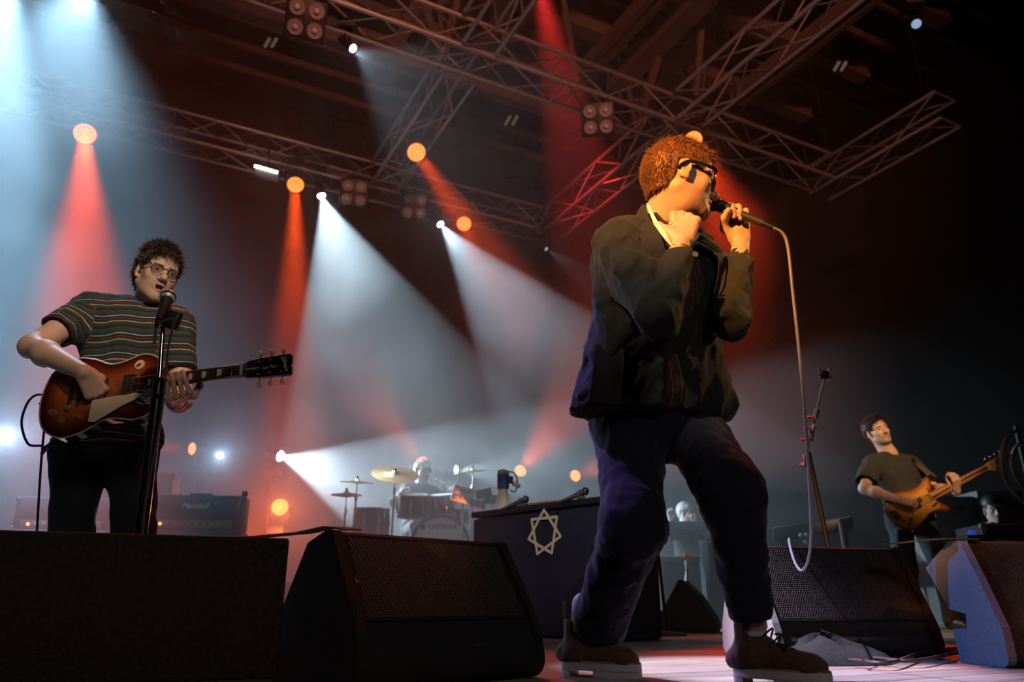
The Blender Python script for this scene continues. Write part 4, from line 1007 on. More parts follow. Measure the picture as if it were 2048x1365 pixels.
def glasses(M, parent, m, lensm, shape='square', thick=.0026, z0=.002, temple=.0045):
    "spectacles in head coordinates"
    g = bpy.data.objects.new('glasses', None)
    fr = MB()
    for s in (-1, 1):
        n = 24; pts = []
        for i in range(n):
            a = 2*PI*i/n; ca, sa = math.cos(a), math.sin(a)
            if shape == 'square':
                e = .5; x = math.copysign(abs(ca)**e, ca)*.0255; z = math.copysign(abs(sa)**e, sa)*.020
            else: x = ca*.0235; z = sa*.0215
            pts.append(M @ Vector((s*.033+x, .102-.012*((s*.033+x)/.06)**2, z0-.001+z)))
        fr.tube(pts, thick, 6, closed=True)
    fr.tube([M @ Vector((-.010, .102, z0+.006)), M @ Vector((0, .105, z0+.009)), M @ Vector((.010, .102, z0+.006))], thick, 6)
    o = fr.build('glasses_frame', m, parent, world=True)
    for s in (-1, 1):
        pts = [M @ Vector(p) for p in ((s*.058, .092, z0+.012), (s*.072, .080, z0+.014), (s*.083, .03, z0+.014), (s*.085, .0, z0+.012), (s*.084, -.022, z0-.004), (s*.082, -.03, z0-.018))]
        MB().tube(bez(pts, 5), temple, 6).build('temple', m, o, world=True)
        n = 20
        vs = [M @ Vector((s*.033, .1015-.012*(.033/.06)**2, z0-.001))]+[M @ Vector((s*.033+math.cos(2*PI*i/n)*.022, .101-.012*((s*.033+math.cos(2*PI*i/n)*.022)/.06)**2, z0-.001+math.sin(2*PI*i/n)*.018)) for i in range(n)]
        back = [v-(M.to_3x3() @ Vector((0, .0012, 0))) for v in vs]
        fs = [(0, 1+i, 1+(i+1) % n) for i in range(n)]+[(n+1, n+2+(i+1) % n, n+2+i) for i in range(n)]+[(1+i, n+2+i, n+2+(i+1) % n, 1+(i+1) % n) for i in range(n)]
        MB().add(vs+back, fs).build('lens', lensm, o, world=True)
    return o
# ---- hands: explicit frame, curled fingers
def hand(wrist, d, dorsal, thumb_side, curls, thumb=None, s=1., spread=.06, k=.006):
    """d: wrist->knuckles, dorsal: back of hand, thumb_side: vector on the thumb's side; curls: per finger (mcp,pip,dip) degrees"""
    w = Vector(wrist); d = Vector(d).normalized(); n = Vector(dorsal); n = (n-d*n.dot(d)).normalized(); x = d.cross(n)
    if x.dot(Vector(thumb_side)) < 0: x = -x
    P = []; L = [(.043, .026, .020), (.047, .030, .021), (.044, .028, .021), (.035, .021, .018)]
    pos = [(.030, .088), (.0105, .092), (-.009, .088), (-.028, .080)]; R0 = [.0095, .0098, .0094, .0084]
    tips = []
    for i in range(4):
        mcp = w+(x*pos[i][0]+d*pos[i][1]+n*.004)*s
        P.append(cone(w+(x*pos[i][0]*.55+d*.012)*s, mcp, .0145*s, .0110*s, .009*s)); P.append(ball(mcp+n*.0025*s, .0112*s, .006))
        ang = 0; p = mcp; dirx = x*(spread*(1.5-i))
        for j in range(3):
            ang += math.radians(curls[i][j]); dv = (d*math.cos(ang)-n*math.sin(ang)+dirx*(math.cos(ang))).normalized()
            q = p+dv*L[i][j]*s; P.append(cone(p, q, R0[i]*(1-.08*j)*s, R0[i]*(1-.08*(j+1))*s, k)); p = q
        tips.append(p)
    P.append(cone(w+(x*.016+d*.022-n*.006)*s, w+(x*-.012+d*.07-n*.006)*s, .017*s, .015*s, .02))
    th = thumb or [(.022, .022, -.008), (.046, .050, -.018), (.056, .078, -.026), (.058, .100, -.030)]
    tp = [w+(x*a+d*b+n*c)*s for a, b, c in th]
    P += chain(tp, [.0165*s, .0135*s, .0105*s, .0088*s], .008)
    return P
def finger(pts, r=.009, k=.005): return chain(pts, [r*(1-.05*i) for i in range(len(pts))], k)
def body_parts(head_M, head_pr, limbs, coarse, vox_head=.0026, vox_limb=.004, vox_c=.014):
    parts = []
    V, Q = sdf_mesh(head_pr, vox_head); V = smooth_verts(V, Q, 1, .4); parts.append((apply(head_M, V), Q)); nh = len(V)
    for l in limbs:
        V, Q = sdf_mesh(l, vox_limb); parts.append((smooth_verts(V, Q, 1, .4), Q))
    if coarse: V, Q = sdf_mesh(coarse, vox_c); parts.append((smooth_verts(V, Q, 1), Q))
    return parts, nh
def skin_tint(parts, nh, M, skin, lips, stubble, grey=0., eyes=True, brows=(.05, .03, .02), stub_amt=.6):
    V = np.concatenate([p[0] for p in parts]); col = np.tile(np.array(skin), (len(V), 1))
    Vl = apply(M.inverted(), V[:nh]); x, y, z = Vl.T; ax = np.abs(x)
    def mixin(mask, c):
        nonlocal col
        m = np.clip(mask, 0, 1)[:, None]; col[:nh] = col[:nh]*(1-m)+np.array(c)*m
    jawm = np.clip((-.045-z)/.02, 0, 1)*np.clip((y-.0)/.03, 0, 1)*np.clip((z+.135)/.02, 0, 1)
    mixin(jawm*stub_amt, stubble)
    mixin(((z < -.045) & (z > -.060) & (ax < .03) & (y > .08))*stub_amt*.8, stubble)
    mixin(((np.abs(z+.067) < .011) & (ax < .023) & (y > .083))*.7, lips)
    mixin(((np.abs(z-(.021-(ax-.03)**2*6)) < .0055) & (ax > .011) & (ax < .05) & (y > .07))*.85, brows)
    if eyes:
        e = np.sqrt((ax-.032)**2+(z-.002)**2)
        mixin(((e < .0085) & (y > .0835) & (y < .0915))*1., (.42, .38, .35)); mixin(((e < .0052) & (y > .084))*1., (.03, .02, .015))
    return col
def tint_mat(name, rough=.5, bump=(140, .12), sss=.0, spec=.4):
    m = mat(name, (.5, .5, .5), rough, bump=bump, spec=spec); nt = m.node_tree
    a = nt.nodes.new('ShaderNodeAttribute'); a.attribute_name = 'tint'; nt.links.new(a.outputs['Color'], nt.nodes['Principled BSDF'].inputs['Base Color'])
    return m
SKIN_M = tint_mat('skin')
def hairmat(name, col):
    return mat(name, col, .45, noise=35, var=.45, spec=.4)
LENS = mat('spectacle_lens', (.05, .05, .05), .03, spec=.6, alpha=.22)
# ================================================================== SINGER
def lerp(a, b, t): return Vector(a)*(1-t)+Vector(b)*t
base = Vector((.42, 2.25, 0))
singer = thing('person', 'singer in dark jacket and glasses clutching a hand microphone, one hand at the neck', 'person', base, 0, 'musicians on the stage')
sh = dict(R=at(1236, 487, 1.99), L=at(1408, 500, 2.22)); el = dict(R=at(1318, 640, 1.84), L=at(1462, 645, 2.04)); wr = dict(R=at(1366, 492, 1.93), L=at(1484, 484, 2.12))
hip = dict(R=at(1258, 842, 2.24), L=at(1372, 842, 2.28)); kn = dict(R=at(1266, 1052, 2.06), L=at(1462, 985, 1.98)); an = dict(R=at(1176, 1262, 2.33), L=at(1507, 1255, 2.07))
nb = at(1322, 452, 2.12)          # neck base
ch = at(1315, 590, 2.11); ws = at(1305, 740, 2.2)
rv = (sh['R']-sh['L']).normalized(); fv = Vector((rv.y, -rv.x, 0)).normalized()
fv = -fv if fv.x < 0 else fv      # chest faces camera right
hM = head_matrix(at(1360, 362, 2.06), (.985, .10, -.16), (.0, .0, 1), 1.02)
ne = hM.inverted() @ nb
hp = head_prims(ne, jaw=1.05)
mA, mB = at(1420, 404, 2.115), at(1548, 456, 2.06)      # microphone axis, head to tail
md = (mA-mB).normalized()
palm = at(1474, 428, 2.115); wl = at(1482, 486, 2.13)
hl_ = hand(wl, (palm+Vector((0, .02, .02)))-wl, Vector((.25, 1, .15)), md, [(62, 85, 45), (66, 85, 45), (70, 85, 45), (74, 85, 45)], [(.020, .020, -.006), (.040, .046, -.022), (.040, .066, -.048), (.024, .080, -.066)], s=1.05)
hr_ = hand(at(1362, 487, 1.93), at(1372, 428, 1.96)-at(1362, 487, 1.93), Vector((-.1, -1, .12)), (-1, 0, .1), [(70, 95, 50), (76, 95, 50), (82, 95, 50), (88, 95, 50)], [(.022, .020, .0), (.044, .040, -.004), (.062, .058, -.010), (.076, .068, -.016)], s=1.15)
def forearm(e, w_, r1=.027): return [cone(lerp(e, w_, .55), w_, .033, r1, .02)]
la = forearm(el['L'], wl)+hl_; ra = forearm(el['R'], at(1362, 487, 1.93))+hr_
core = [cone(hip['R'], hip['L'], .09, .09, .06), cone(lerp(hip['R'], hip['L'], .5), ch, .10, .09, .06), cone(lerp(ch, sh['R'], .4), lerp(ch, sh['L'], .4), .08, .08, .05), cone(nb, ch, .05, .08, .05)]
for s in 'RL': core += [cone(nb-UP*.03, sh[s]-UP*.02, .035, .035, .03), cone(sh[s]-UP*.02, lerp(sh[s], el[s], .92), .04, .034, .03), cone(lerp(sh[s], el[s], .92), lerp(el[s], wr[s], .6), .030, .028, .02), cone(hip[s], kn[s], .085, .055, .05), cone(kn[s], an[s], .052, .036, .03)]
parts, nh = body_parts(hM, hp, [la, ra], core)
tint = skin_tint(parts, nh, hM, (.62, .37, .26), (.5, .22, .18), (.36, .22, .15), stub_amt=.5)
# small ink star on the back of the hand
obj('body', np_mesh('body', parts, {'tint': tint}), SKIN_M, singer, True)
wv = at(1362, 487, 1.93)
tc_ = at(1340, 446, 1.915); tn = Vector((-.1, -1, .1)).normalized(); tx, ty, _ = frame(-tn)
tb_ = MB(); INK = mat('ink', (.03, .02, .02), .8)
for i in range(7):
    a, b = [tc_+(tx*math.cos(PI/2+2*PI*j/7)+ty*math.sin(PI/2+2*PI*j/7))*.0085 for j in (i, i+2)]
    tb_.tube([a, b], .0006, 4)
tb_.build('hand_tattoo', INK, singer, world=True)
HAIRS = hairmat('auburn_brown_hair', (.20, .085, .035))
cV, cQ = hair_cap(.006)
def slen(p):
    t = max(0, (p[2]-.07)/.05)
    return .010+.026*min(t, 1)+.022*max(0, (p[1]-.035)/.05)
def scomb(p):
    t = np.clip((p[2]-.075)/.03, 0, 1)
    side = np.array((0, -.35, -.85, .30)); top = np.array((-.25, .75, .35, .35))
    return side*(1-t)+top*t
sV, sQ = hair_strands(cV, 7500, slen, scomb, .16, .0010, 3)
obj('hair', np_mesh('hair', [(apply(hM, cV), cQ), (apply(hM, sV), sQ)]), HAIRS, singer, True)
glasses(hM, singer, mat('black_acetate', (.012, .012, .013), .25), LENS, 'square', .0030, .004, .0055)
# jacket
JACK = mat('black_wool_jacket', (.024, .026, .026), .85, noise=60, var=.25, bump=(420, .25), sheen=.06, spec=.2)
hemR, hemL = at(1205, 825, 2.16), at(1408, 800, 2.24)
jk = [cone(lerp(nb, sh['R'], .12), sh['R']+Vector((.01, 0, -.012)), .062, .066, .05), cone(lerp(nb, sh['L'], .12), sh['L']+Vector((0, 0, -.012)), .062, .064, .05),
      cone(lerp(ch, sh['R'], .40), lerp(ch, sh['L'], .40), .125, .118, .07), cone(lerp(ch, sh['R'], .62), hemR, .098, .085, .09), cone(lerp(ch, sh['L'], .45), hemL, .098, .080, .09),
      cone(lerp(ch, ws, .2), lerp(hemR, hemL, .5), .135, .135, .08), cone(lerp(hemR, hemL, .15), lerp(hemR, hemL, .85), .120, .115, .08)]
for s, r in (('R', .068), ('L', .062)):
    jk += [cone(sh[s], lerp(sh[s], el[s], .5), r, r*.98, .045), cone(lerp(sh[s], el[s], .5), el[s], r*.98, r*.88, .05), cone(el[s], lerp(el[s], wr[s], .80), r*.86, .052 if s == 'R' else .048, .03)]
    dd = (wr[s]-el[s]).normalized(); cf = lerp(el[s], wr[s], .83)
    jk += [cyl(cf, cf+dd*.16, .12, .004), cyl(cf-dd*.022, cf+dd*.03, .036, .004)]
front = lerp(ch, ws, .5)+fv*.13
jk += [cyl(nb-Vector((0, 0, .02)), nb+Vector((0, 0, .2)), .072, .02)]
# open front: carve along the button line so the shirt shows
for off in (-.045, -.01, .03, .07, .11):
    jk += chain([nb+fv*(.085+off)-UP*.06, at(1384, 610, 1.96)+fv*off, at(1384, 720, 1.99)+fv*off, at(1382, 850, 2.04)+fv*off], [.040, .036, .036, .044], .010, -1)
hemz = min(hemR.z, hemL.z)-.005
def jpost(F, X, Y, Z):
    F = folds(.013, 5, 24, (1, 1, .5))(F, X, Y, Z); F = folds(.0065, 6, 52, (1, 1, .4))(F, X, Y, Z)
    z = hemz-.03*(X-hemR.x)
    return np.maximum(F, (z-Z))
jacket = cloth('jacket', jk, .0075, JACK, singer, jpost)
# collar flap and lapels as thin folded strips
def flap(name, L, Rr, th, m, parent, nrm):
    vs = []; N = len(L); nrm = Vector(nrm).normalized()*th
    for a, b in zip(L, Rr): vs += [Vector(a), Vector(b), Vector(b)+nrm, Vector(a)+nrm]
    fs = [(0, 1, 2, 3), (4*N-4, 4*N-1, 4*N-2, 4*N-3)]
    for i in range(N-1):
        for k in range(4): fs.append((4*i+k, 4*i+4+k, 4*i+4+(k+1) % 4, 4*i+(k+1) % 4))
    return MB().add(vs, fs).build(name, m, parent, world=True)
SHIRTW = mat('white_shirt_collar', (.85, .78, .66), .8); 
flap('shirt_collar', bez([at(1293, 408, 2.02), at(1304, 440, 1.955), at(1322, 470, 1.92), at(1340, 492, 1.905)], 4), bez([at(1299, 412, 2.00), at(1313, 440, 1.95), at(1333, 470, 1.92), at(1348, 496, 1.91)], 4), .004, SHIRTW, singer, (-.3, -.9, .2))
flap('lapel', bez([at(1284, 412, 2.04), at(1272, 440, 1.97), at(1290, 500, 1.885), at(1336, 560, 1.90)], 4), bez([at(1292, 412, 2.02), at(1302, 444, 1.95), at(1324, 478, 1.90), at(1344, 556, 1.90)], 4), .006, JACK, singer, (-.3, -.9, .2))
flap('lapel', bez([at(1392, 482, 2.0), at(1432, 505, 2.02), at(1436, 545, 2.01), at(1424, 600, 2.0)], 4), bez([at(1400, 470, 2.02), at(1440, 494, 2.04), at(1444, 540, 2.03), at(1434, 600, 2.02)], 4), .005, JACK, singer, (.2, -.9, .2))
MB().lathe([(.009, 0), (.009, .002), (.0075, .002), (.0075, .001), (0, .001)], at(1390, 509, 1.90), (.1, -1, .1), 16).build('pin_badge', mat('badge_metal', (.25, .2, .2), .4, .7), singer, world=True)
pk = at(1228, 760, 2.045); flap('pocket', [at(1192, 690, 2.05), at(1185, 760, 2.05), at(1178, 805, 2.06)], [at(1250, 698, 2.02), at(1246, 765, 2.025), at(1240, 810, 2.03)], .004, JACK, singer, (-.3, -1, 0))
for s, c in (('R', 0),):
    dd = (wr['R']-el['R']).normalized(); c0 = lerp(el['R'], wr['R'], .9)
    x_, y_, _ = frame(dd); ring = [c0+(x_*math.cos(2*PI*i/20)+y_*math.sin(2*PI*i/20))*.033 for i in range(20)]
    MB().tube(ring, .003, 6, closed=True).build('bracelet', mat('gold', (.9, .6, .25), .25, 1.), singer, world=True)
# pinstripe waistcoat shirt inside the jacket
def stripe_mat(name, base_, line, freq, ax, width=.06):
    m = mat(name, base_, .85, bump=(300, .2)); nt = m.node_tree
    tc = nt.nodes.new('ShaderNodeTexCoord'); sp = nt.nodes.new('ShaderNodeVectorMath'); sp.operation = 'DOT_PRODUCT'; sp.inputs[1].default_value = Vector(ax)*freq
    fr = nt.nodes.new('ShaderNodeMath'); fr.operation = 'FRACT'; lt = nt.nodes.new('ShaderNodeMath'); lt.operation = 'LESS_THAN'; lt.inputs[1].default_value = width
    mx = nt.nodes.new('ShaderNodeMix'); mx.data_type = 'RGBA'; mx.inputs['A'].default_value = (*base_, 1); mx.inputs['B'].default_value = (*line, 1)
    nt.links.new(tc.outputs['Object'], sp.inputs[0]); nt.links.new(sp.outputs['Value'], fr.inputs[0]); nt.links.new(fr.outputs[0], lt.inputs[0]); nt.links.new(lt.outputs[0], mx.inputs['Factor'])
    nt.links.new(mx.outputs['Result'], nt.nodes['Principled BSDF'].inputs['Base Color']); return m
PIN = stripe_mat('maroon_pinstripe', (.075, .030, .032), (.30, .16, .14), 40, rv, .09)
sp_ = [cone(nb, ch, .066, .10, .06), cone(lerp(ch, sh['R'], .3), lerp(ch, sh['L'], .3), .118, .118, .06), cone(ch, lerp(ws, ch, .1), .13, .13, .06), cone(ws, lerp(hemR, hemL, .52)+Vector((.02, -.02, .05)), .125, .12, .06)]
cloth('shirt', sp_, .009, PIN, singer, folds(.006, 9, 22))
# trousers
TRS = mat('navy_wool_trousers', (.013, .014, .030), .85, noise=50, var=.2, bump=(380, .2), sheen=.08, spec=.25)
cuffs = dict(R=lerp(kn['R'], an['R'], .97)+Vector((.022, -.01, 0)), L=lerp(kn['L'], an['L'], .93))
tr = [cone(hip['R'], hip['L'], .115, .105, .06), cone(lerp(hip['R'], hip['L'], .5)+Vector((0, 0, .08)), lerp(hip['R'], hip['L'], .5), .14, .13, .06)]
for s, r in (('R', (.108, .084, .080)), ('L', (.104, .082, .058))):
    tr += [cone(hip[s], kn[s], r[0], r[1], .05), cone(kn[s], cuffs[s], r[1], r[2], .05)]
    dd = (cuffs[s]-kn[s]).normalized(); tr += [cyl(cuffs[s], cuffs[s]+dd*.16, .14, .004), cyl(cuffs[s]-dd*.02, cuffs[s]+dd*.02, r[2]-.02, .004)]
kR = kn['R']
def tpost(F, X, Y, Z):
    F = folds(.008, 12, 20, (1, 1, .35))(F, X, Y, Z); F = folds(.004, 13, 45, (1, 1, .3))(F, X, Y, Z)
    for s in 'RL':
        k_ = kn[s]; w_ = np.exp(-((X-k_.x)**2+(Y-k_.y)**2+(Z-k_.z)**2)/(2*.11**2)); F = F-.007*w_*(np.abs(np.sin((Z+(X-k_.x)*.8+.3*(Y-k_.y))*38+1.2*np.sin((X+Y)*31)))-.5)
    return F
cloth('trousers', tr, .0075, TRS, singer, tpost)
# boots
SUEDE = mat('brown_suede', (.105, .045, .028), .9, noise=60, var=.3, bump=(350, .3), sheen=.3); SOLE = mat('translucent_sole', (.62, .55, .56), .35)
def boot(ankle, toe_dir, label_side):
    a = Vector((ankle.x, ankle.y, 0)); d = Vector((toe_dir[0], toe_dir[1], 0)).normalized(); l = d.cross(UP)
    hb = a-d*.055; toe = a+d*.175
    sh_ = Vector((ankle.x, ankle.y, .150))
    up_ = [cone(a-d*.014+UP*.07, sh_-d*.008, .040, .043, .025), cone(hb+UP*.058, a+UP*.06, .030, .036, .03), cone(a+UP*.078+d*.015, a+d*.075+UP*.060, .038, .032, .025), cone(a+d*.07+UP*.058, toe-d*.045+UP*.048, .033, .031, .025), ell(toe-d*.036+UP*.046, (.042, .040, .030), .02, 1, np.array(rotm(d, l, UP))),
           cyl(sh_, sh_+UP*.2, .12, .004), cyl(sh_-UP*.035, sh_+UP*.05, .036, .004), cyl(a-UP*.1, a+UP*.034, .4, .004)]
    b = cloth('boot', up_, .005, SUEDE, singer, folds(.003, 31, 60))
    out = []
    for i in range(24):
        t = 2*PI*i/24; x = math.cos(t); y = math.sin(t); w_ = .046-.006*(x < -.2)-.004*(abs(x) < .3)
        out.append(a+d*(.060+.128*x)+l*w_*y*(1 if abs(x) < .8 else 1.06))
    sm = MB(); n_ = len(out)
    sm.add([p+UP*.016 for p in out]+[p+UP*.037 for p in out], [tuple(range(n_)), tuple(range(2*n_-1, n_-1, -1))]+[(i, (i+1) % n_, n_+(i+1) % n_, n_+i) for i in range(n_)])
    so = sm.build('sole', SOLE, b, world=True)
    heel = [p for p in out if (p-a).dot(d) < -.004]; fore = [p for p in out if (p-a).dot(d) > .05]
    for nm, pl in (('heel', heel), ('tread', fore)):
        c_ = sum((p for p in pl), Vector())/len(pl); pl = sorted(pl, key=lambda p: math.atan2((p-c_).dot(l), (p-c_).dot(d))); m_ = len(pl)
        MB().add([p+UP*.0 for p in pl]+[p+UP*.018 for p in pl], [tuple(range(m_)), tuple(range(2*m_-1, m_-1, -1))]+[(i, (i+1) % m_, m_+(i+1) % m_, m_+i) for i in range(m_)]).build(nm, SOLE, b, world=True)
    MB().tube([p+UP*.039-(p-a-d*.06).normalized()*.003 for p in out], .0022, 4, closed=True).build('welt_stitch', mat('welt_thread', (.55, .25, .12), .7), b, world=True)
    lm = mat('dark_lace', (.03, .022, .02), .8)
    for q in range(4):
        z = .074+.019*q; f = .075-.018*q
        MB().tube(bez([a+d*(f-.008)+l*.028+UP*z, a+d*(f+.012)+UP*(z+.022), a+d*(f-.008)-l*.028+UP*z], 4), .0028, 5).build('lace', lm, b, world=True)
    MB().tube(bez([a+d*.055+UP*.12, a+d*.085+l*.02+UP*.118, a+d*.095+l*.03+UP*.085, a+d*.07+l*.022+UP*.10], 6), .0026, 5).build('lace', lm, b, world=True)
    return a, d, l
a_, d_, l_ = boot(an['R']+Vector((-.02, 0, 0)), (.80, -.60), 'R')
tabc = a_-d_*.058
flap('boot_pull_tab', [tabc+UP*.13-l_*.010, tabc+UP*.20-l_*.010], [tabc+UP*.13+l_*.010, tabc+UP*.20+l_*.010], .003, mat('black_yellow_tab', (.03, .025, .02), .7, noise=90), singer, -d_)
boot(an['L'], (.72, -.69), 'L')
SOCK = mat('pale_sock', (.62, .60, .66), .9, noise=30)
for s in 'RL': cloth('sock', [cone(Vector((an[s].x-(.02 if s == 'R' else 0), an[s].y, .10)), Vector((an[s].x-(.01 if s == 'R' else 0), an[s].y, .19)), .031, .035, .02)], .006, SOCK, singer)

# microphone in the singer's hand
mic = thing('microphone', 'dark hand microphone gripped at the mouth of the singer', 'microphone', mA)
DMESH = mat('dark_mesh', (.05, .05, .05), .5, .5)
mic_mesh(mic, mA+md*.012, md, DMESH, L=.150)
tail = mA+md*.012-md*(.195+.03)
# cable from the microphone to the floor behind the wedge
cpts = [tail+md*.02, tail, at(1572, 480, 2.06), at(1586, 590, 2.08), at(1602, 740, 2.12), at(1612, 860, 2.2), at(1619, 980, 2.34), at(1622, 1070, 2.45), at(1616, 1122, 2.52), at(1604, 1142, 2.56), at(1592, 1130, 2.62), at(1583, 1105, 2.68), at(1579, 1088, 2.76), at(1578, 1080, 3.05), at(1580, 1120, 3.3), at_z(1590, 1285, .01)]
cb = MB().tube(bez(cpts, 10), .0045, 8).build('microphone_cable', mat('pale_blue_cable', (.16, .16, .18), .45)); tag(cb, 'long cable hanging from the microphone of the singer to the right wedge', 'cable')
# ================================================================== GUITARIST
gb = Vector((-1.68, 3.06, 0))
gtr = thing('person', 'guitarist in striped T-shirt and glasses singing at a microphone on the left', 'person', gb, 0, 'musicians on the stage')
gs = dict(R=at(186, 618, 2.99), L=at(356, 650, 3.05)); ge = dict(R=at(64, 694, 2.76), L=at(362, 800, 3.04)); gw = dict(R=at(166, 744, 2.575), L=at(352, 802, 2.83))
gh = dict(R=at(158, 900, 3.06), L=at(262, 900, 3.12)); gk = dict(R=at(142, 1060, 2.98), L=at(268, 1060, 3.02))
ga = dict(R=Vector((gk['R'].x-.02, gk['R'].y+.05, .09)), L=Vector((gk['L'].x+.02, gk['L'].y+.05, .09)))
gn = at(294, 612, 3.05); gc = at(268, 690, 3.06); gwst = at(218, 840, 3.08)
gM = head_matrix(at(314, 550, 2.985), (.70, -.70, -.16), (.14, 0, 1), 1.0)
gpr = head_prims(gM.inverted() @ (gn+Vector((0, .01, -.02))), mouth=.012, jaw=1.08, cheek=1.05)
# --- guitar frame: origin at body middle, ex along the neck
GO = at(200, 786, 2.66); gex = (at(515, 742, 2.62)-GO).normalized(); gez = Vector((-.05, -.985, .16)); gez = (gez-gex*gez.dot(gex)).normalized(); gey = gez.cross(gex)
if gey.z < 0: gey = -gey
def G(x, y, z=0): return GO+gex*x+gey*y+gez*z
rh = hand(gw['R'], G(-.005, .016, .062)-gw['R'], gez*.9+gey*.35, gey, [(38, 48, 30), (44, 52, 30), (48, 56, 30), (52, 60, 30)], [(.020, .022, -.008), (.036, .052, -.022), (.036, .080, -.034), (.028, .104, -.044)], s=1.05)
# fretting hand, every finger placed on the neck
wL = gw['L']; fx = [.335, .315, .293, .272]
lh = []
for i, x in enumerate(fx):
    m_ = G(x+.022-.006*i, -.066-.004*i, .030-.004*i); p1 = G(x+.012, -.022, .062); p2 = G(x+.002, .006-.004*i, .056); p3 = G(x-.008, .012-.006*i, .030)
    lh += [cone(wL+Vector((.008*(1.5-i), 0, 0)), m_, .016, .0115, .012)]+finger([m_, p1, p2, p3], .0095)
lh += chain([wL+Vector((.01, .0, .01)), G(.345, -.055, -.02), G(.36, -.01, -.035), G(.362, .032, -.015)], [.017, .014, .011, .009], .01)
def farm(e, w_): return [cone(e, lerp(e, w_, .3), .043, .047, .03), cone(lerp(e, w_, .3), w_, .047, .029, .03)]
raG = [cone(lerp(gs['R'], ge['R'], .5), ge['R'], .052, .043, .03)]+farm(ge['R'], gw['R'])+rh
laG = [cone(lerp(gs['L'], ge['L'], .5), ge['L'], .050, .044, .03)]+farm(ge['L'], wL)+lh
gcore = [cone(gh['R'], gh['L'], .075, .075, .04), cone(gwst, gc, .09, .09, .04), cone(gn-UP*.03, gc, .05, .09, .05)]
for s_ in 'RL': gcore += [cone(gn-UP*.03, gs[s_]-UP*.02, .04, .04, .03), cone(gs[s_]-UP*.02, lerp(gs[s_], ge[s_], .6), .042, .04, .03), cone(gh[s_], gk[s_], .06, .045, .03), cone(gk[s_], ga[s_], .042, .035, .03)]
parts, nh = body_parts(gM, gpr, [raG, laG], gcore)
tint = skin_tint(parts, nh, gM, (.60, .40, .31), (.55, .28, .25), (.34, .25, .20), stub_amt=.55, brows=(.08, .06, .05))
obj('body', np_mesh('body', parts, {'tint': tint}), SKIN_M, gtr, True)
MB().sphere(gM @ Vector((0, .078, -.073)), .013, 10, 6, (1, .8, .6)).build('mouth_interior', mat('mouth_dark', (.05, .012, .01), .8), gtr, world=True)
cV, cQ = hair_cap(.012, .004)
def gcomb(p):
    t = np.clip((p[2]-.07)/.03, 0, 1)
    side = np.array((0, -.2, -.75, .35)); top = np.array((.30, .60, .15, .50))
    f = np.clip((p[1]-.05)/.02, 0, 1)
    return (side*(1-t)+top*t)*(1-f)+np.array((.3, .35, -.75, .35))*f
sV, sQ = hair_strands(cV, 6500, lambda p: .020+.014*max(0, (p[2]-.07)/.05)+.016*(p[1] > .05), gcomb, .34, .0012, 8)
obj('hair', np_mesh('hair', [(apply(gM, cV), cQ), (apply(gM, sV), sQ)]), hairmat('dark_brown_hair', (.075, .055, .042)), gtr, True)
glasses(gM, gtr, mat('dark_metal_frame', (.05, .045, .04), .3, .5), LENS, 'round', .0018, .001, .0026)
for s_ in 'L':
    d_ = (wL-ge[s_]).normalized(); x_, y_, _ = frame(d_); c0 = lerp(ge[s_], wL, .80)
    MB().tube([c0+(x_*math.cos(2*PI*i/20)+y_*math.sin(2*PI*i/20))*.036 for i in range(20)], .0022, 6, closed=True).build('bracelet', CHROME, gtr, world=True)
# T-shirt with stripes that follow torso and sleeves
def tee_mat():
    m = mat('striped_cotton', (.05, .07, .08), .9, bump=(300, .25), spec=.15); nt = m.node_tree
    a = nt.nodes.new('ShaderNodeAttribute'); a.attribute_name = 'stripe'; ml = nt.nodes.new('ShaderNodeMath'); ml.operation = 'MULTIPLY'; ml.inputs[1].default_value = 12.5
    fr = nt.nodes.new('ShaderNodeMath'); fr.operation = 'FRACT'; cr = nt.nodes.new('ShaderNodeValToRGB'); e = cr.color_ramp; e.interpolation = 'CONSTANT'
    D1, D2 = (.022, .036, .042), (.030, .068, .060); seq = [(0, D2), (.17, (.48, .33, .13)), (.225, D1), (.33, (.16, .035, .035)), (.385, D1), (.50, (.36, .42, .46)), (.545, D1), (.62, D2), (.80, (.16, .035, .035)), (.855, D1)]
    e.elements[0].position = 0; e.elements[0].color = (*seq[0][1], 1); e.elements[1].position = seq[1][0]; e.elements[1].color = (*seq[1][1], 1)
    for p_, c_ in seq[2:]: q = e.elements.new(p_); q.color = (*c_, 1)
    nt.links.new(a.outputs['Fac'], ml.inputs[0]); nt.links.new(ml.outputs[0], fr.inputs[0]); nt.links.new(fr.outputs[0], cr.inputs[0]); nt.links.new(cr.outputs[0], nt.nodes['Principled BSDF'].inputs['Base Color']); return m
TEE = tee_mat()
hemc = lerp(gh['R'], gh['L'], .55)+UP*.06
tee = [cone(lerp(gn, gs['R'], .15)-UP*.02, gs['R']-UP*.012, .055, .070, .05), cone(lerp(gn, gs['L'], .15)-UP*.02, gs['L']-UP*.012, .055, .068, .05), cone(lerp(gc, gs['R'], .45), lerp(gc, gs['L'], .45), .130, .122, .07),
       cone(gc, gwst, .145, .135, .07), cone(lerp(gc, gs['R'], .4), lerp(gwst, gh['R'], .5)+UP*.02, .115, .105, .08), cone(lerp(gc, gs['L'], .4), lerp(gwst, gh['L'], .6)+UP*.02, .115, .11, .08), cone(lerp(gh['R'], gh['L'], .2)+UP*.05, lerp(gh['R'], gh['L'], 1.0)+UP*.05, .125, .125, .06)]
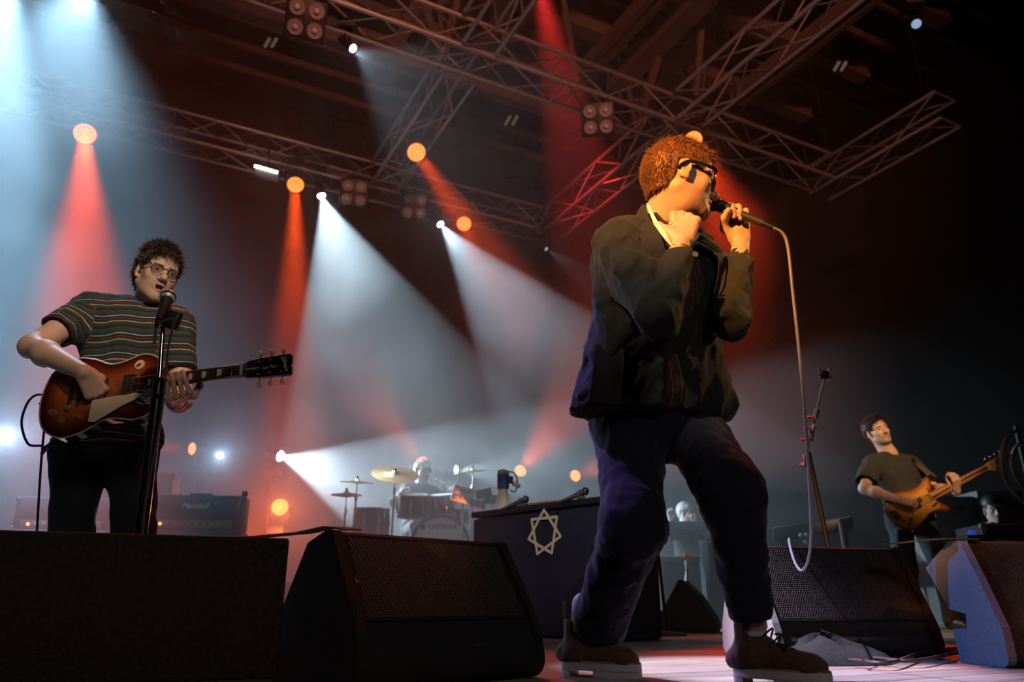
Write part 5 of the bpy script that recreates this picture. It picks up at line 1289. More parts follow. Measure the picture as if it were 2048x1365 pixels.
for s_, r_, f_ in (('R', .080, .62), ('L', .074, .62)):
    e_ = lerp(gs[s_], ge[s_], f_); tee += [cone(gs[s_], e_+(e_-gs[s_])*.1, r_*.92, r_, .05)]; d_ = (e_-gs[s_]).normalized()
    tee += [cyl(e_, e_+d_*.14, .13, .004), cyl(e_-d_*.03, e_+d_*.02, r_-.022, .004)]
tee += [cyl(gn-Vector((0, 0, .035)), gn+Vector((.0, -.02, .2)), .074, .012)]
hz_ = hemc.z-.10
def gpost(F, X, Y, Z):
    F = folds(.010, 21, 19, (1, 1, .6))(F, X, Y, Z); F = folds(.004, 22, 48, (1, 1, .5))(F, X, Y, Z)
    return np.maximum(F, hz_-Z-.10*(X-hemc.x)*0)
def gstripe(V):
    z = V[:, 2].copy(); out = z+.10*(V[:, 0]-gc.x)*-.6
    for s_ in 'RL':
        a, b = np.array(gs[s_]), np.array(ge[s_]); d_ = (b-a)/np.linalg.norm(b-a); t = (V-a) @ d_; rad = np.linalg.norm(V-a-np.outer(t, d_), axis=1)
        w_ = (rad < .10) & (t > .07); out = np.where(w_, -t, out)
    return {'stripe': out+.004*np.sin(V[:, 0]*40)}
cloth('t_shirt', tee, .0075, TEE, gtr, gpost, gstripe)
cr_ = [gM.inverted() @ gn]; x_, y_, _ = frame(Vector((0, -.1, 1)))
MB().tube([gn+Vector((0, 0, -.012))+x_*math.cos(a)*.083+y_*math.sin(a)*.078+Vector((0, 0, .02*math.sin(a) if y_.y > 0 else -.02*math.sin(a))) for a in np.linspace(0, 2*PI, 28, endpoint=False)], .008, 6, closed=True).build('neck_band', mat('dark_rib', (.03, .04, .05), .9), gtr, world=True)
JEAN = mat('black_denim', (.016, .020, .024), .85, noise=40, var=.3, bump=(350, .2))
jn = [cone(gh['R'], gh['L'], .118, .115, .06)]
for s_ in 'RL': jn += [cone(gh[s_], gk[s_], .108, .080, .018), cone(gk[s_], ga[s_], .080, .072, .02)]
cloth('jeans', jn, .009, JEAN, gtr, folds(.010, 33, 18, (1, 1, .3)))
SHOE = mat('black_shoe', (.02, .02, .02), .5)
for s_ in 'RL':
    a = Vector((ga[s_].x, ga[s_].y, 0)); cloth('shoe', [cone(a+Vector((-.0, .05, .045)), a+Vector((.02, -.08, .045)), .042, .042, .02), cone(a+Vector((.02, -.08, .04)), a+Vector((.035, -.16, .036)), .042, .036, .02), cyl(a-UP*.1, a+UP*.004, .4, .003)], .008, SHOE, gtr)

# --- electric guitar
guitar = thing('electric_guitar', 'sunburst electric guitar with cream pickguard held by the guitarist', 'guitar', GO)
def crom2(pts, n=6):
    return [(v.x, v.y) for v in bez([Vector((a, b, 0)) for a, b in pts], n)]
ol = crom2([(.215, .028), (.226, .070), (.200, .118), (.145, .138), (.085, .120), (.025, .114), (-.045, .146), (-.125, .158), (-.198, .105), (-.222, .0), (-.198, -.108), (-.125, -.160), (-.045, -.150), (.025, -.116), (.080, -.114), (.140, -.128), (.190, -.118), (.214, -.090), (.196, -.074)], 5)+crom2([(.165, -.070), (.142, -.056), (.140, -.038), (.160, -.028)], 4)
def burst():
    m = mat('sunburst_lacquer', (.4, .1, .04), .12, coat=.8); nt = m.node_tree
    a = nt.nodes.new('ShaderNodeAttribute'); a.attribute_name = 'edge'; cr = nt.nodes.new('ShaderNodeValToRGB')
    cr.color_ramp.elements[0].position = .0; cr.color_ramp.elements[0].color = (.030, .006, .005, 1); cr.color_ramp.elements[1].position = 1; cr.color_ramp.elements[1].color = (.38, .10, .025, 1)
    q = cr.color_ramp.elements.new(.35); q.color = (.12, .018, .010, 1)
    n = nt.nodes.new('ShaderNodeTexWave'); n.inputs['Scale'].default_value = 40; n.inputs['Distortion'].default_value = 3; tc = nt.nodes.new('ShaderNodeTexCoord'); nt.links.new(tc.outputs['Object'], n.inputs[0])
    mx = nt.nodes.new('ShaderNodeMix'); mx.data_type = 'RGBA'; mx.blend_type = 'MULTIPLY'; mx.inputs['Factor'].default_value = .18
    nt.links.new(a.outputs['Fac'], cr.inputs[0]); nt.links.new(cr.outputs[0], mx.inputs['A']); nt.links.new(n.outputs['Color'], mx.inputs['B']); nt.links.new(mx.outputs['Result'], nt.nodes['Principled BSDF'].inputs['Base Color']); return m
def carved_body(name, ol, t, m, parent, F_, rings=7, dome=.012, gain=.075):
    "solid body: outline shrunk in rings gives a domed top, attribute edge = distance from the rim"
    O = np.array(ol); c = O.mean(0); n = len(O); vs = []; ed = []
    def dist(p):
        d = 1e9
        for i in range(n):
            a, b = O[i], O[(i+1) % n]; ab = b-a; h = np.clip(((p-a) @ ab)/(ab @ ab+1e-9), 0, 1); d = min(d, np.linalg.norm(p-a-ab*h))
        return d
    for p in O: vs.append(F_(p[0], p[1], -t)); ed.append(0)
    for p in O: vs.append(F_(p[0], p[1], 0)); ed.append(0)
    for k in range(1, rings):
        f = 1-k/rings
        for p in O:
            q = c+(p-c)*f; d = dist(q); vs.append(F_(q[0], q[1], dome*min(1, d/.05)**.6)); ed.append(min(1, d/gain))
    vs.append(F_(c[0], c[1], dome)); ed.append(1)
    fs = [tuple(range(n-1, -1, -1))]
    for k in range(rings):
        for i in range(n): j = (i+1) % n; fs.append((k*n+i, k*n+j, (k+1)*n+j, (k+1)*n+i))
    L = len(vs)-1
    for i in range(n): fs.append((rings*n+i, rings*n+(i+1) % n, L))
    me = MB().add(vs, fs).mesh(name, True); at_ = me.attributes.new('edge', 'FLOAT', 'POINT'); at_.data.foreach_set('value', ed)
    return obj(name, me, m, parent, True)
carved_body('body', ol, .045, burst(), guitar, G)
CREAMB = mat('cream_binding', (.62, .50, .34), .4)
MB().tube([G(x, y, .001) for x, y in ol], .0028, 5, closed=True).build('binding', CREAMB, guitar, world=True)
FB = mat('rosewood', (.045, .025, .018), .5); BONE = mat('bone', (.8, .75, .62), .4)
def slab(name, poly, z0, t, m, parent, F_=G):
    n = len(poly); return MB().add([F_(x, y, z0) for x, y in poly]+[F_(x, y, z0+t) for x, y in poly], [tuple(range(n-1, -1, -1)), tuple(range(n, 2*n))]+[(i, (i+1) % n, n+(i+1) % n, n+i) for i in range(n)]).build(name, m, parent, smooth=False, world=True)
nk = MB(); MB().tube([G(.14, 0, .002), G(.54, 0, .004)], [.026, .021], 12).build('neck', mat('mahogany', (.16, .05, .025), .3), guitar, world=True)
fb = slab('fretboard', [(.142, -.028), (.538, -.0215), (.538, .0215), (.142, .028)], .016, .010, FB, guitar)
for yy in (-1, 1): MB().tube([G(.142, yy*.028, .024), G(.538, yy*.0215, .024)], .0024, 5).build('neck_binding', CREAMB, fb, world=True)
sc0 = -.06; scl = .598
fr_x = [sc0+scl*2**(-k/12) for k in range(0, 19)]
for x in fr_x[1:]:
    hw = .0215+(.538-x)/.413*.0065; MB().tube([G(x, -hw, .0268), G(x, hw, .0268)], .0014, 5).build('fret', CHROME, fb, world=True)
for k in (2, 4, 6, 8, 11, 14):
    x0, x1 = fr_x[k+1], fr_x[k]; w_ = (x0+x1)/2; q = (x1-x0)*.30
    slab('inlay', [(w_-q, -.014), (w_+q, -.011), (w_+q, .011), (w_-q, .014)], .0262, .0006, BONE, fb)
slab('nut', [(.536, -.0215), (.542, -.0215), (.542, .0215), (.536, .0215)], .020, .012, BONE, guitar)
hs = slab('headstock', [(.541, -.022), (.560, -.034), (.60, -.038), (.715, -.042), (.722, -.036), (.722, -.010), (.716, 0), (.722, .010), (.722, .036), (.715, .042), (.60, .038), (.560, .034), (.541, .022)], .004, .015, mat('black_gloss', (.010, .010, .011), .15, coat=.6), guitar)
slab('rod_cover', [(.548, -.008), (.556, -.013), (.60, -.012), (.606, 0), (.60, .012), (.556, .013), (.548, .008)], .0195, .002, BLACKP, hs)
GOLDI = mat('gold_ink', (.65, .5, .28), .5)
text('cover_script', 'Standard', .014, G(.577, 0, .0222), gex, gey, WHITEP, hs, ext=.0002, shear=.2); text('model_script', 'Les Paul', .017, G(.640, -.002, .0198), gex, gey, GOLDI, hs, ext=.0002, shear=.4)
text('maker_script', 'Gibson', .022, G(.698, .004, .0198), -gey+gex*.25, gex+gey*.25, WHITEP, hs, ext=.0002, shear=.3)
AMBER = mat('amber_key', (.95, .55, .16), .35)
for i in range(3):
    for s_ in (-1, 1):
        x = .602+i*.042
        tu = MB().lathe([(.006, 0), (.006, .006), (.0035, .008), (.0035, .016), (0, .017)], G(x, s_*.026, .019), gez, 12).build('tuner_post', CHROME, hs, world=True)
        MB().tube([G(x, s_*.040, .010), G(x, s_*.052, .010)], .003, 6).build('tuner_shaft', CHROME, tu, world=True)
        MB().tube([G(x, s_*.050, .010), G(x, s_*.058, .010), G(x, s_*.068, .010), G(x, s_*.074, .010)], [.003, .0085, .0095, .004], 8).build('tuner_key', AMBER, tu, world=True)
slab('pickguard', [(-.010, -.038), (.150, -.032), (.172, -.040), (.150, -.060), (.105, -.078), (.055, -.104), (.010, -.128), (-.012, -.122)], .020, .003, mat('cream_plate', (.74, .60, .43), .35), guitar)
for x0 in (.117, .012):
    pk_ = slab('pickup_ring', [(x0-.022, -.046), (x0+.022, -.046), (x0+.022, .046), (x0-.022, .046)], .010, .012, BLACKP, guitar); slab('pickup_cover', [(x0-.017, -.035), (x0+.017, -.035), (x0+.017, .035), (x0-.017, .035)], .021, .006, mat('nickel', (.40, .35, .27), .3, .9), pk_)
    for k in range(6): MB().lathe([(.0026, 0), (.0026, .001), (0, .001)], G(x0+.008, -.0275+.011*k, .027), gez, 8).build('pole_screw', CHROME, pk_, world=True)
MB().tube([G(sc0-.003, -.045, .022), G(sc0, .045, .022)], .007, 8).build('bridge', CHROME, guitar, world=True); MB().tube([G(-.098, -.05, .02), G(-.098, .05, .02)], .008, 8).build('tailpiece', CHROME, guitar, world=True)
for k in range(6):
    y = -.026+.0104*k; y2 = -.0175+.007*k
    rod('string', G(-.098, y, .029), G(.540, y2, .0325), .00055, CHROME, guitar, 5, True)
    px_ = .602+(k if k < 3 else 5-k)*.042; rod('string', G(.540, y2, .0325), G(px_, (-.026 if k < 3 else .026), .030), .0005, CHROME, guitar, 5, True)
BRS = mat('brass', (.7, .5, .2), .4, .8); AMK = mat('amber_knob', (.30, .17, .05), .25)
for x, y in ((-.158, -.062), (-.118, -.098), (-.098, -.052), (-.052, -.092)):
    k_ = MB().lathe([(.0135, 0), (.0125, .012), (.010, .016), (0, .016)], G(x, y, .010), gez, 16).build('knob', AMK, guitar, world=True); MB().lathe([(.0145, 0), (.0145, .002), (.0125, .002)], G(x, y, .010), gez, 16).build('knob_skirt', BRS, k_, world=True); MB().lathe([(.005, .0), (.004, .003), (0, .003)], G(x, y, .0262), gez, 10).build('knob_cap', BRS, k_, world=True)
tg = MB().lathe([(.019, 0), (.019, .002), (.006, .002), (0, .002)], G(.145, .088, .012), gez, 20).build('switch_ring', CREAMB, guitar, world=True); MB().tube([G(.145, .088, .013), G(.149, .09, .030)], [.005, .006], 8).build('switch_tip', AMBER, tg, world=True)
MB().lathe([(.006, 0), (.008, .012), (.004, .02), (0, .02)], G(-.222, 0, -.02), -gex, 10).build('strap_button', CHROME, guitar, world=True)
jk0 = G(-.165, -.150, -.022); MB().tube([jk0, jk0-gey*.03-gex*.015, jk0-gey*.055-gex*.03], [.008, .010, .006], 8).build('jack_plug', CHROME, guitar, world=True)
cpt = [jk0-gey*.05-gex*.028, at(84, 893, 2.63), at(56, 888, 2.62), at(43, 846, 2.62), at(56, 805, 2.63), at(76, 790, 2.66), at(92, 800, 2.74), at(89, 850, 2.76), at(82, 930, 2.78), at(74, 1060, 2.8), at(70, 1150, 2.82), Vector((-1.95, 2.86, .01)), Vector((-2.3, 2.9, .006))]
tag(MB().tube(bez(cpt, 10), .0042, 7).build('guitar_cable', RUBBER), 'black guitar cable looping from guitar to the floor', 'cable')

# --- guitarist's microphone stand
YG = 2.36
g0, g1, g2, g3 = at(328, 625, YG), at(319, 765, YG), at(282, 1062, YG), None
dv = (g2-g1).normalized(); gft = g2+dv*((g2.z-.0)/-dv.z)
mst = thing('microphone_stand', 'black microphone stand in front of the guitarist', 'microphone stand', (gft.x, gft.y, 0))
MB().lathe([(.13, 0), (.13, .014), (.11, .024), (.02, .032), (0, .032)], (gft.x, gft.y, 0), n=28).build('round_base', BLACKM, mst, world=True)
rod('lower_tube', gft+UP*.02, g1, .0195, mat('gloss_black_tube', (.015, .015, .016), .22), mst, 14, True)
MB().tube([g1-dv*.01, g1+dv*.06], .024, 12).build('clutch', BLACKP, mst, world=True)
rod('upper_tube', g1, g0, .0085, CHROME, mst, 10, True)
MB().tube([at(340, 600, YG-.03)+Vector((0, 0, -.03)), g0-UP*.02], .012, 8).build('clip', BLACKP, mst, world=True)
MB().bbox(at(344, 640, YG-.03), (.055, .03, .06), .008, Matrix.Rotation(.2, 3, 'Y')).build('clamp_box', BLACKP, mst, world=True)
MB().tube([at(322, 655, YG), at(310, 655, YG-.01), at(309, 690, YG-.01)], .006, 6).build('arm', ORL, mst, world=True); MB().sphere(at(309, 650, YG-.01), .010, 8, 6).build('wing_nut', ORL, mst, world=True)
m2 = thing('microphone', 'grey ball headed microphone at the mouth of the guitarist', 'microphone', at(338, 600, YG)); md2 = Vector((-.10, .45, .75)).normalized()
mic_mesh(m2, at(337, 592, YG-.01)+md2*.02, md2, mat('grey_mesh', (.52, .53, .55), .45, .4), L=.11)
tl3 = at(337, 592, YG-.01)-md2*.155
tag(MB().tube(bez([tl3, at(346, 640, YG-.10), at(336, 700, YG-.06), at(328, 790, YG-.04), at(318, 860, YG-.035), at(296, 980, YG-.03), at(286, 1062, YG-.03), (gft.x+.05, gft.y-.03, .01)], 10), .0036, 6).build('microphone_cable', mat('tan_cable', (.14, .10, .08), .6)), 'thin cable running down the stand of the guitarist', 'cable')
# ================================================================== BASS PLAYER
def figure(label, base, sh, el, wr, hip, kn, an, neck, chest, hM, top_mat, leg_mat, skin, hair_mat, hand_spec, sleeve=.62, sleeve_r=.085, belly=.15, vox=.010, mouth=0., long_sleeve=False, hair_n=2500, hair_len=.03, hair_comb=None, beard=(.3, .25, .22), stub=.5, brows=(.1, .08, .06), group='musicians on the stage', cap=.012, shoulder_r=.075, seat=False):
    p = thing('person', label, 'person', base, 0, group)
    hp = head_prims(hM.inverted() @ (neck-UP*.02), mouth, 1.05)
    limbs = []
    for s in 'RL':
        l = [cone(lerp(sh[s], el[s], .5), el[s], .05, .042, .03), cone(el[s], lerp(el[s], wr[s], .35), .042, .044, .03), cone(lerp(el[s], wr[s], .35), wr[s], .044, .028, .03)] if not long_sleeve else [cone(lerp(el[s], wr[s], .6), wr[s], .034, .028, .02)]
        limbs.append(l+hand(wr[s], *hand_spec[s]))
    core = [cone(hip['R'], hip['L'], .09, .09, .05), cone(lerp(hip['R'], hip['L'], .5), chest, .1, .1, .05), cone(neck-UP*.03, chest, .045, .09, .05)]
    for s in 'RL': core += [cone(neck-UP*.03, sh[s]-UP*.02, .04, .04, .03), cone(sh[s]-UP*.02, lerp(sh[s], el[s], .6), .04, .038, .03), cone(hip[s], kn[s], .08, .055, .04), cone(kn[s], an[s], .05, .035, .03)]
    parts, nh = body_parts(hM, hp, limbs, core, .0036, .0055, .018)
    tint = skin_tint(parts, nh, hM, skin, (.5, .25, .2), beard, stub_amt=stub, brows=brows)
    obj('body', np_mesh('body', parts, {'tint': tint}), SKIN_M, p, True)
    cV, cQ = hair_cap(cap); parts_h = [(apply(hM, cV), cQ)]
    if hair_n:
        sV, sQ = hair_strands(cV, hair_n, lambda q: hair_len*(.5+.5*(q[2] > .05)), hair_comb or (0, .3, -.3, .5), .2, .0013, 17); parts_h.append((apply(hM, sV), sQ))
    obj('hair', np_mesh('hair', parts_h), hair_mat, p, True)
    hc = lerp(hip['R'], hip['L'], .5)
    t = [cone(lerp(neck, sh['R'], .15)-UP*.02, sh['R']-UP*.012, .055, shoulder_r*.93, .05), cone(lerp(neck, sh['L'], .15)-UP*.02, sh['L']-UP*.012, .055, shoulder_r*.93, .05), cone(lerp(chest, sh['R'], .45), lerp(chest, sh['L'], .45), .125, .12, .07),
         cone(chest, hc+UP*.05, belly, belly*.92, .08), cone(lerp(hip['R'], hip['L'], 0)+UP*.05, hip['L']+UP*.05, .115, .115, .06)]
    for s in 'RL':
        if long_sleeve:
            e = lerp(el[s], wr[s], .86); d = (wr[s]-el[s]).normalized(); t += [cone(sh[s], el[s], .068, .060, .045), cone(el[s], e, .060, .044, .03), cyl(e, e+d*.12, .1, .004), cyl(e-d*.02, e+d*.02, .034, .004)]
        else:
            e = lerp(sh[s], el[s], sleeve); d = (e-sh[s]).normalized(); t += [cone(sh[s], e+d*.03, shoulder_r*.92, sleeve_r, .05), cyl(e, e+d*.14, .14, .004), cyl(e-d*.03, e+d*.02, sleeve_r-.022, .004)]
    t += [cyl(neck-UP*.03, neck+UP*.2, .074, .012)]
    cloth('jacket' if long_sleeve else 't_shirt', t, vox, top_mat, p, folds(.010, 41, 18, (1, 1, .5)))
    j = [cone(hip['R'], hip['L'], .108, .108, .05)]
    for s in 'RL': j += [cone(hip[s], kn[s], .10, .085, .05), cone(kn[s], an[s], .085, .072, .05)]
    cloth('trousers', j, .012, leg_mat, p, folds(.010, 44, 18, (1, 1, .3)))
    for s in 'RL':
        a = Vector((an[s].x, an[s].y, an[s].z-.085)); cloth('shoe', [cone(a+Vector((0, .05, .045)), a+Vector((0, -.08, .045)), .04, .04, .02), cone(a+Vector((0, -.08, .04)), a+Vector((0, -.16, .036)), .04, .034, .02), cyl(a-UP*.1, a+UP*.004, .4, .003)], .01, SHOE, p)
    return p
YB = 6.3
bsh = dict(R=at(1746, 927, 6.28), L=at(1822, 930, 6.42)); bel = dict(R=at(1729, 978, 6.14), L=at(1868, 978, 6.34)); bwr = dict(R=at(1792, 1006, 6.02), L=at(1906, 984, 6.12))
bhip = dict(R=at(1800, 1042, 6.3), L=at(1842, 1042, 6.38)); bkn = dict(R=Vector((bhip['R'].x-.06, 6.22, .46)), L=Vector((bhip['L'].x+.08, 6.32, .46))); ban = dict(R=Vector((bhip['R'].x-.10, 6.32, .085)), L=Vector((bhip['L'].x+.12, 6.4, .085)))
bn = at(1777, 905, 6.38); bch = at(1789, 960, 6.36)
bM = head_matrix(at(1754, 864, 6.36), (.08, -.97, .08), (-.30, .05, 1), 1.04)
# bass guitar frame
BO = at(1832, 1010, 6.0); bex = (at(1950, 948, 5.98)-BO).normalized(); bez_ = Vector((.05, -.98, .22)); bez_ = (bez_-bex*bez_.dot(bex)).normalized(); bey = bez_.cross(bex)
if bey.z < 0: bey = -bey
def B(x, y, z=0): return BO+bex*x+bey*y+bez_*z
bwr['R'] = B(-.125, .085, .075); bwr['L'] = B(.34, -.055, .0)
figure('bass player in dark grey T-shirt leaning back on the right', (bhip['R'].x+.05, 6.3, 0), bsh, bel, bwr, bhip, bkn, ban, bn, bch, bM, mat('charcoal_cotton', (.035, .040, .040), .92, noise=40, var=.2, bump=(200, .2)), mat('dark_trousers', (.022, .026, .030), .9, noise=30), (.66, .42, .32), hairmat('black_brown_hair', (.045, .025, .022)),
       {'R': (B(-.02, .0, .07)-bwr['R'], bez_*.9+bey*.4, bey, [(30, 45, 30)]*4, [(.020, .022, -.008), (.040, .052, -.02), (.046, .078, -.03), (.048, .1, -.035)], 1.1), 'L': (B(.36, .01, .05)-bwr['L'], bez_+bex*.3, -bex, [(25, 70, 50)]*4, [(.02, .03, -.01), (.03, .06, -.03), (.03, .085, -.045), (.03, .105, -.05)], 1.1)},
       sleeve=.80, sleeve_r=.098, belly=.165, hair_comb=(0, .55, -.45, .3), hair_len=.035, stub=.75, beard=(.30, .25, .21), cap=.016, shoulder_r=.08)
bass = thing('bass_guitar', 'amber bass guitar played by the bass player', 'bass guitar', BO)
bol = crom2([(.15, .03), (.19, .05), (.215, .095), (.225, .135), (.20, .150), (.15, .128), (.10, .118), (.03, .120), (-.06, .150), (-.15, .150), (-.225, .085), (-.235, .0), (-.225, -.09), (-.15, -.155), (-.06, -.150), (.02, -.112), (.09, -.110), (.15, -.135), (.195, -.150), (.215, -.140), (.20, -.10), (.17, -.06), (.14, -.035)], 4)
def burst2():
    m = mat('amber_burst_lacquer', (.5, .2, .03), .2, coat=.6); nt = m.node_tree
    a = nt.nodes.new('ShaderNodeAttribute'); a.attribute_name = 'edge'; cr = nt.nodes.new('ShaderNodeValToRGB')
    cr.color_ramp.elements[0].color = (.05, .018, .008, 1); cr.color_ramp.elements[1].position = .7; cr.color_ramp.elements[1].color = (.72, .33, .04, 1); q = cr.color_ramp.elements.new(.25); q.color = (.35, .11, .02, 1)
    nt.links.new(a.outputs['Fac'], cr.inputs[0]); nt.links.new(cr.outputs[0], nt.nodes['Principled BSDF'].inputs['Base Color']); return m
carved_body('body', bol, .042, burst2(), bass, B, dome=.006)
AMB = mat('maple', (.62, .34, .11), .35)
MB().tube([B(.13, 0, .004), B(.66, 0, .006)], [.030, .022], 12).build('neck', AMB, bass, world=True)
bf = slab('fretboard', [(.12, -.031), (.66, -.021), (.66, .021), (.12, .031)], .012, .012, mat('maple_board', (.50, .25, .08), .4), bass, B)
for k in range(1, 19):
    x = -.20+.86*2**(-k/12); hw = .021+(.66-x)/.54*.010; MB().tube([B(x, -hw, .0245), B(x, hw, .0245)], .0016, 5).build('fret', BRS, bf, world=True)
hd_ = slab('headstock', crom2([(.655, -.022), (.69, -.040), (.72, -.052), (.745, -.030), (.79, -.018), (.85, -.002), (.885, -.010), (.895, .022), (.865, .038), (.76, .032), (.70, .030), (.655, .022)], 3), .000, .014, AMB, bass, B)
for i in range(4):
    x = .705+.045*i; y = .014-.002*i
    tu = MB().lathe([(.010, 0), (.009, .012), (0, .013)], B(x, y-.01, .014), bez_, 10).build('tuner_post', CHROME, hd_, world=True)
    MB().tube([B(x, .032, .006), B(x, .052, .006)], .004, 6).build('tuner_shaft', CHROME, tu, world=True); MB().tube([B(x, .050, .006), B(x, .058, .006), B(x, .068, .006)], [.006, .014, .008], 8).build('tuner_key', CHROME, tu, world=True)
slab('pickguard', crom2([(.14, .03), (.13, .075), (.08, .072), (.03, .055), (-.02, .05), (-.06, -.03), (-.12, -.10), (-.10, -.13), (-.04, -.125), (.05, -.095), (.12, -.10), (.16, -.06), (.14, -.032)], 3), .008, .003, mat('gold_plate', (.68, .36, .05), .3, .2), bass, B)
for q, (y0, y1) in enumerate(((0, .035), (-.035, 0))):
    pb_ = slab('pickup', [(.0-.03*q, y0), (.055-.03*q, y0), (.055-.03*q, y1), (.0-.03*q, y1)], .011, .010, BLACKP, bass, B)
slab('thumb_rest', [(.10, -.075), (.155, -.062), (.15, -.048), (.095, -.060)], .011, .010, BLACKP, bass, B)
slab('bridge', [(-.215, -.04), (-.17, -.04), (-.17, .04), (-.215, .04)], .006, .010, CHROME, bass, B)
for x, y in ((-.12, -.075), (-.155, -.105), (-.175, -.06)): MB().lathe([(.013, 0), (.012, .016), (0, .016)], B(x, y, .010), bez_, 12).build('knob', CHROME, bass, world=True)
for k in range(4): rod('string', B(-.19, -.03+.02*k, .022), B(.66, -.0155+.0103*k, .029), .0012, CHROME, bass, 5, True)
sp0 = [B(.22, .14, -.02), at(1868, 965, 6.18), at(1846, 945, 6.24), at(1824, 926, 6.30), at(1812, 917, 6.44)]
flap('strap', bez(sp0, 4), [q+Vector((.03, 0, .03)) for q in bez(sp0, 4)], .004, mat('black_strap', (.015, .015, .016), .6), bass, (.2, -1, .2))
# ================================================================== DRUMMER, KEYBOARD PLAYER, STAGE HAND
def seated(px, py, Y, fwd, label, z0, wrR, wrL, top, legm, skin, hm, glass=False, mouth=.0, s=1., cap=.008, hair_n=0, dx=.0, group='musicians on the stage', shw=.19):
    hc = at(px, py, Y); f = Vector((fwd[0], fwd[1], 0)).normalized(); r = Vector((f.y, -f.x, 0))
    nk_ = hc-UP*.17-f*.03; chs = nk_-UP*.16; sh = dict(R=nk_+r*shw-UP*.06, L=nk_-r*shw-UP*.06)
    wr = dict(R=Vector(wrR), L=Vector(wrL)); el = {}
    for q, sg in (('R', 1), ('L', -1)): el[q] = (sh[q]+wr[q])/2+r*sg*.12-UP*.14
    hips = nk_-UP*.55-f*.04; hip = dict(R=hips+r*.1, L=hips-r*.1); kn = dict(R=hips+r*.2+f*.38+UP*.02, L=hips-r*.2+f*.38+UP*.02); an = {q: Vector((kn[q].x, kn[q].y, z0+.085)) for q in 'RL'}
    hMx = head_matrix(hc, fwd, (0, 0, 1), s)
    hs_ = {q: (Vector((wr[q]-el[q])), UP, -r*(1 if q == 'R' else -1), [(30, 50, 40)]*4) for q in 'RL'}
    p = figure(label, (hips.x, hips.y, z0), sh, el, wr, hip, kn, an, nk_, chs, hMx, top, legm, skin, hm, hs_, long_sleeve=True, vox=.014, mouth=mouth, hair_n=hair_n, cap=cap, hair_len=.014, group=group, belly=.14)
    if glass: glasses(hMx, p, mat('black_acetate', (.012, .012, .013), .25), LENS, 'square', .004)
    return p, hMx, hips, f
DK = mat('black_shirt', (.022, .022, .026), .9, noise=30)
p, dM, dh_, df = seated(845, 942, 9.25, (.55, -.8, -.05), 'drummer with glasses singing behind the kit', RZ, at(800, 990, 8.95), at(905, 985, 8.95), DK, DK, (.70, .50, .42), hairmat('light_brown_hair', (.22, .15, .11)), True, .012, 1.15)
st = thing('drum_stool', 'round drum stool under the drummer', 'stool', (dh_.x, dh_.y, RZ)); MB().lathe([(.17, 0), (.18, .03), (.16, .07), (0, .075)], (dh_.x, dh_.y, dh_.z-.19)).build('seat', RUBBER, st, world=True)
rod('post', (dh_.x, dh_.y, RZ+.2), (dh_.x, dh_.y, dh_.z-.18), .02, CHROME, st, world=True)
for k in range(3): a = 2*PI*k/3; rod('leg', (dh_.x, dh_.y, RZ+.3), (dh_.x+.25*math.cos(a), dh_.y+.25*math.sin(a), RZ+.01), .012, CHROME, st, world=True)
for px0, py0, px1, py1, lb in ((804, 990, 822, 930, 'raised'), (903, 985, 918, 952, 'lowered')):
    o = MB().tube([at(px0, py0, 8.93), at((px0+px1)/2, (py0+py1)/2, 8.9), at(px1, py1, 8.88)], [.009, .008, .005], 7).build('drumstick', mat('hickory', (.65, .48, .30), .5)); tag(o, '%s pale wooden drumstick in the hand of the drummer' % lb, 'drumstick', 'drumsticks')
tp = at(872, 958, 9.05); t = thing('microphone', 'small dark microphone at the mouth of the drummer', 'microphone', tp); mic_mesh(t, tp, (dM.translation-tp).normalized(), DMESH, L=.12)
t = simple_stand((tp.x+.2, tp.y+.1, RZ), tp+Vector((.10, .02, -.10)), 'thin stand carrying the microphone of the drummer', base_r=.1)
p, kM, kh_, kf = seated(1372, 1026, 9.5, (.75, -.62, -.05), 'grey haired keyboard player with glasses behind a keyboard', 0, kb+Vector((-.16, .12, .05)), kb+Vector((.12, .12, .05)), mat('dark_jacket', (.03, .025, .028), .9, noise=20), DK, (.62, .45, .38), hairmat('silver_hair', (.50, .50, .52)), True, .01, 1.05)
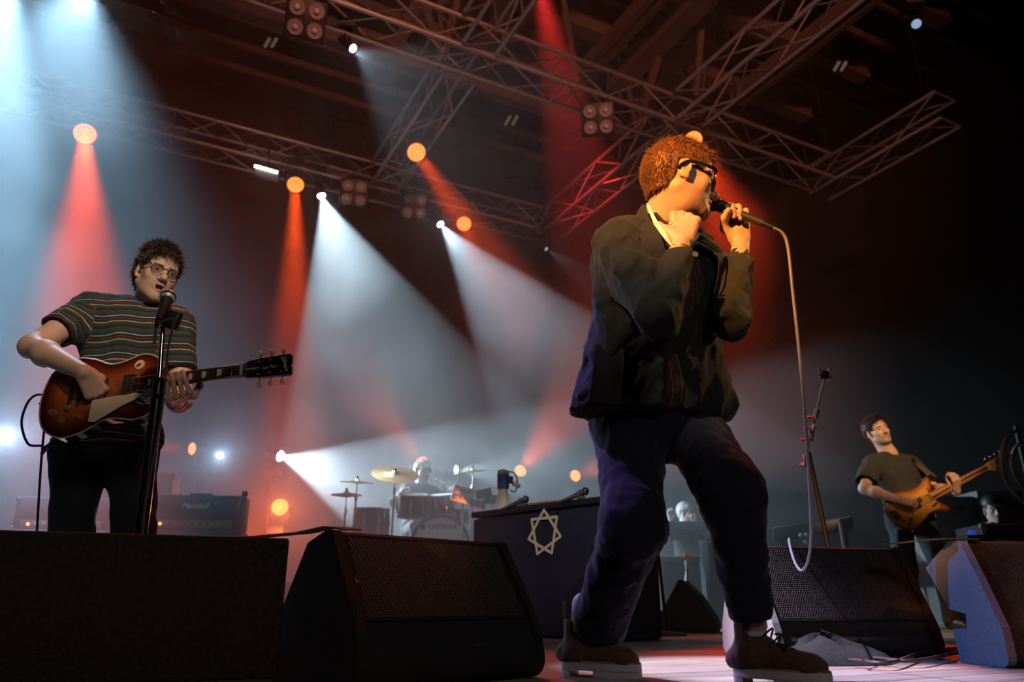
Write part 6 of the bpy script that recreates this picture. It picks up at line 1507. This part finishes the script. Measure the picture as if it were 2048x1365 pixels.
st = thing('piano_stool', 'dark stool under the keyboard player', 'stool', (kh_.x, kh_.y, 0)); MB().lathe([(.17, 0), (.18, .03), (.16, .07), (0, .075)], (kh_.x, kh_.y, kh_.z-.19)).build('seat', RUBBER, st, world=True); rod('post', (kh_.x, kh_.y, .02), (kh_.x, kh_.y, kh_.z-.18), .03, BLACKM, st, world=True); MB().lathe([(.2, 0), (.2, .02), (.03, .03)], (kh_.x, kh_.y, 0)).build('foot', BLACKM, st, world=True)
tp = at(1384, 1036, 9.15); t = thing('microphone', 'red lit microphone at the mouth of the keyboard player', 'microphone', tp); mic_mesh(t, tp, (kM.translation-UP*.06-tp).normalized(), mat('red_lit_mesh', (.5, .08, .05), .5, .2), L=.14)  # red light on the microphone head is put into its mesh colour
simple_stand((tp.x+.25, tp.y-.02, 0), tp+Vector((.13, -.02, -.06)), 'thin stand carrying the microphone of the keyboard player', base_r=.1)
p, cM, ch_, cf_ = seated(1988, 1022, 7.25, (-.3, -.9, -.1), 'stage hand in dark clothes and cap sitting in the dark on the right', 0, at(1965, 1062, 6.98), at(2010, 1064, 6.98), DK, DK, (.5, .36, .3), hairmat('black_hair', (.02, .02, .02)), group='stage crew')
MB().lathe([(.098, -.01), (.10, .02), (.085, .065), (.05, .09), (0, .098)], cM @ Vector((0, -.005, .06)), UP, 20).build('cap_crown', BLACKP, p, world=True)
MB().prism([(-.06, .05), (-.05, .14), (0, .16), (.05, .14), (.06, .05)], cM @ Vector((0, .03, .06)), cM.to_3x3() @ Vector((1, 0, 0)), cM.to_3x3() @ Vector((0, 1, -.15)), cM.to_3x3() @ Vector((0, 0, 1)), .006).build('cap_brim', BLACKP, p, world=True)
st = thing('crew_stool', 'dark stool under the stage hand', 'stool', (ch_.x, ch_.y, 0)); MB().lathe([(.17, 0), (.18, .03), (.16, .07), (0, .075)], (ch_.x, ch_.y, ch_.z-.19)).build('seat', RUBBER, st, world=True); rod('post', (ch_.x, ch_.y, .02), (ch_.x, ch_.y, ch_.z-.18), .03, BLACKM, st, world=True); MB().lathe([(.2, 0), (.2, .02), (.03, .03)], (ch_.x, ch_.y, 0)).build('foot', BLACKM, st, world=True)
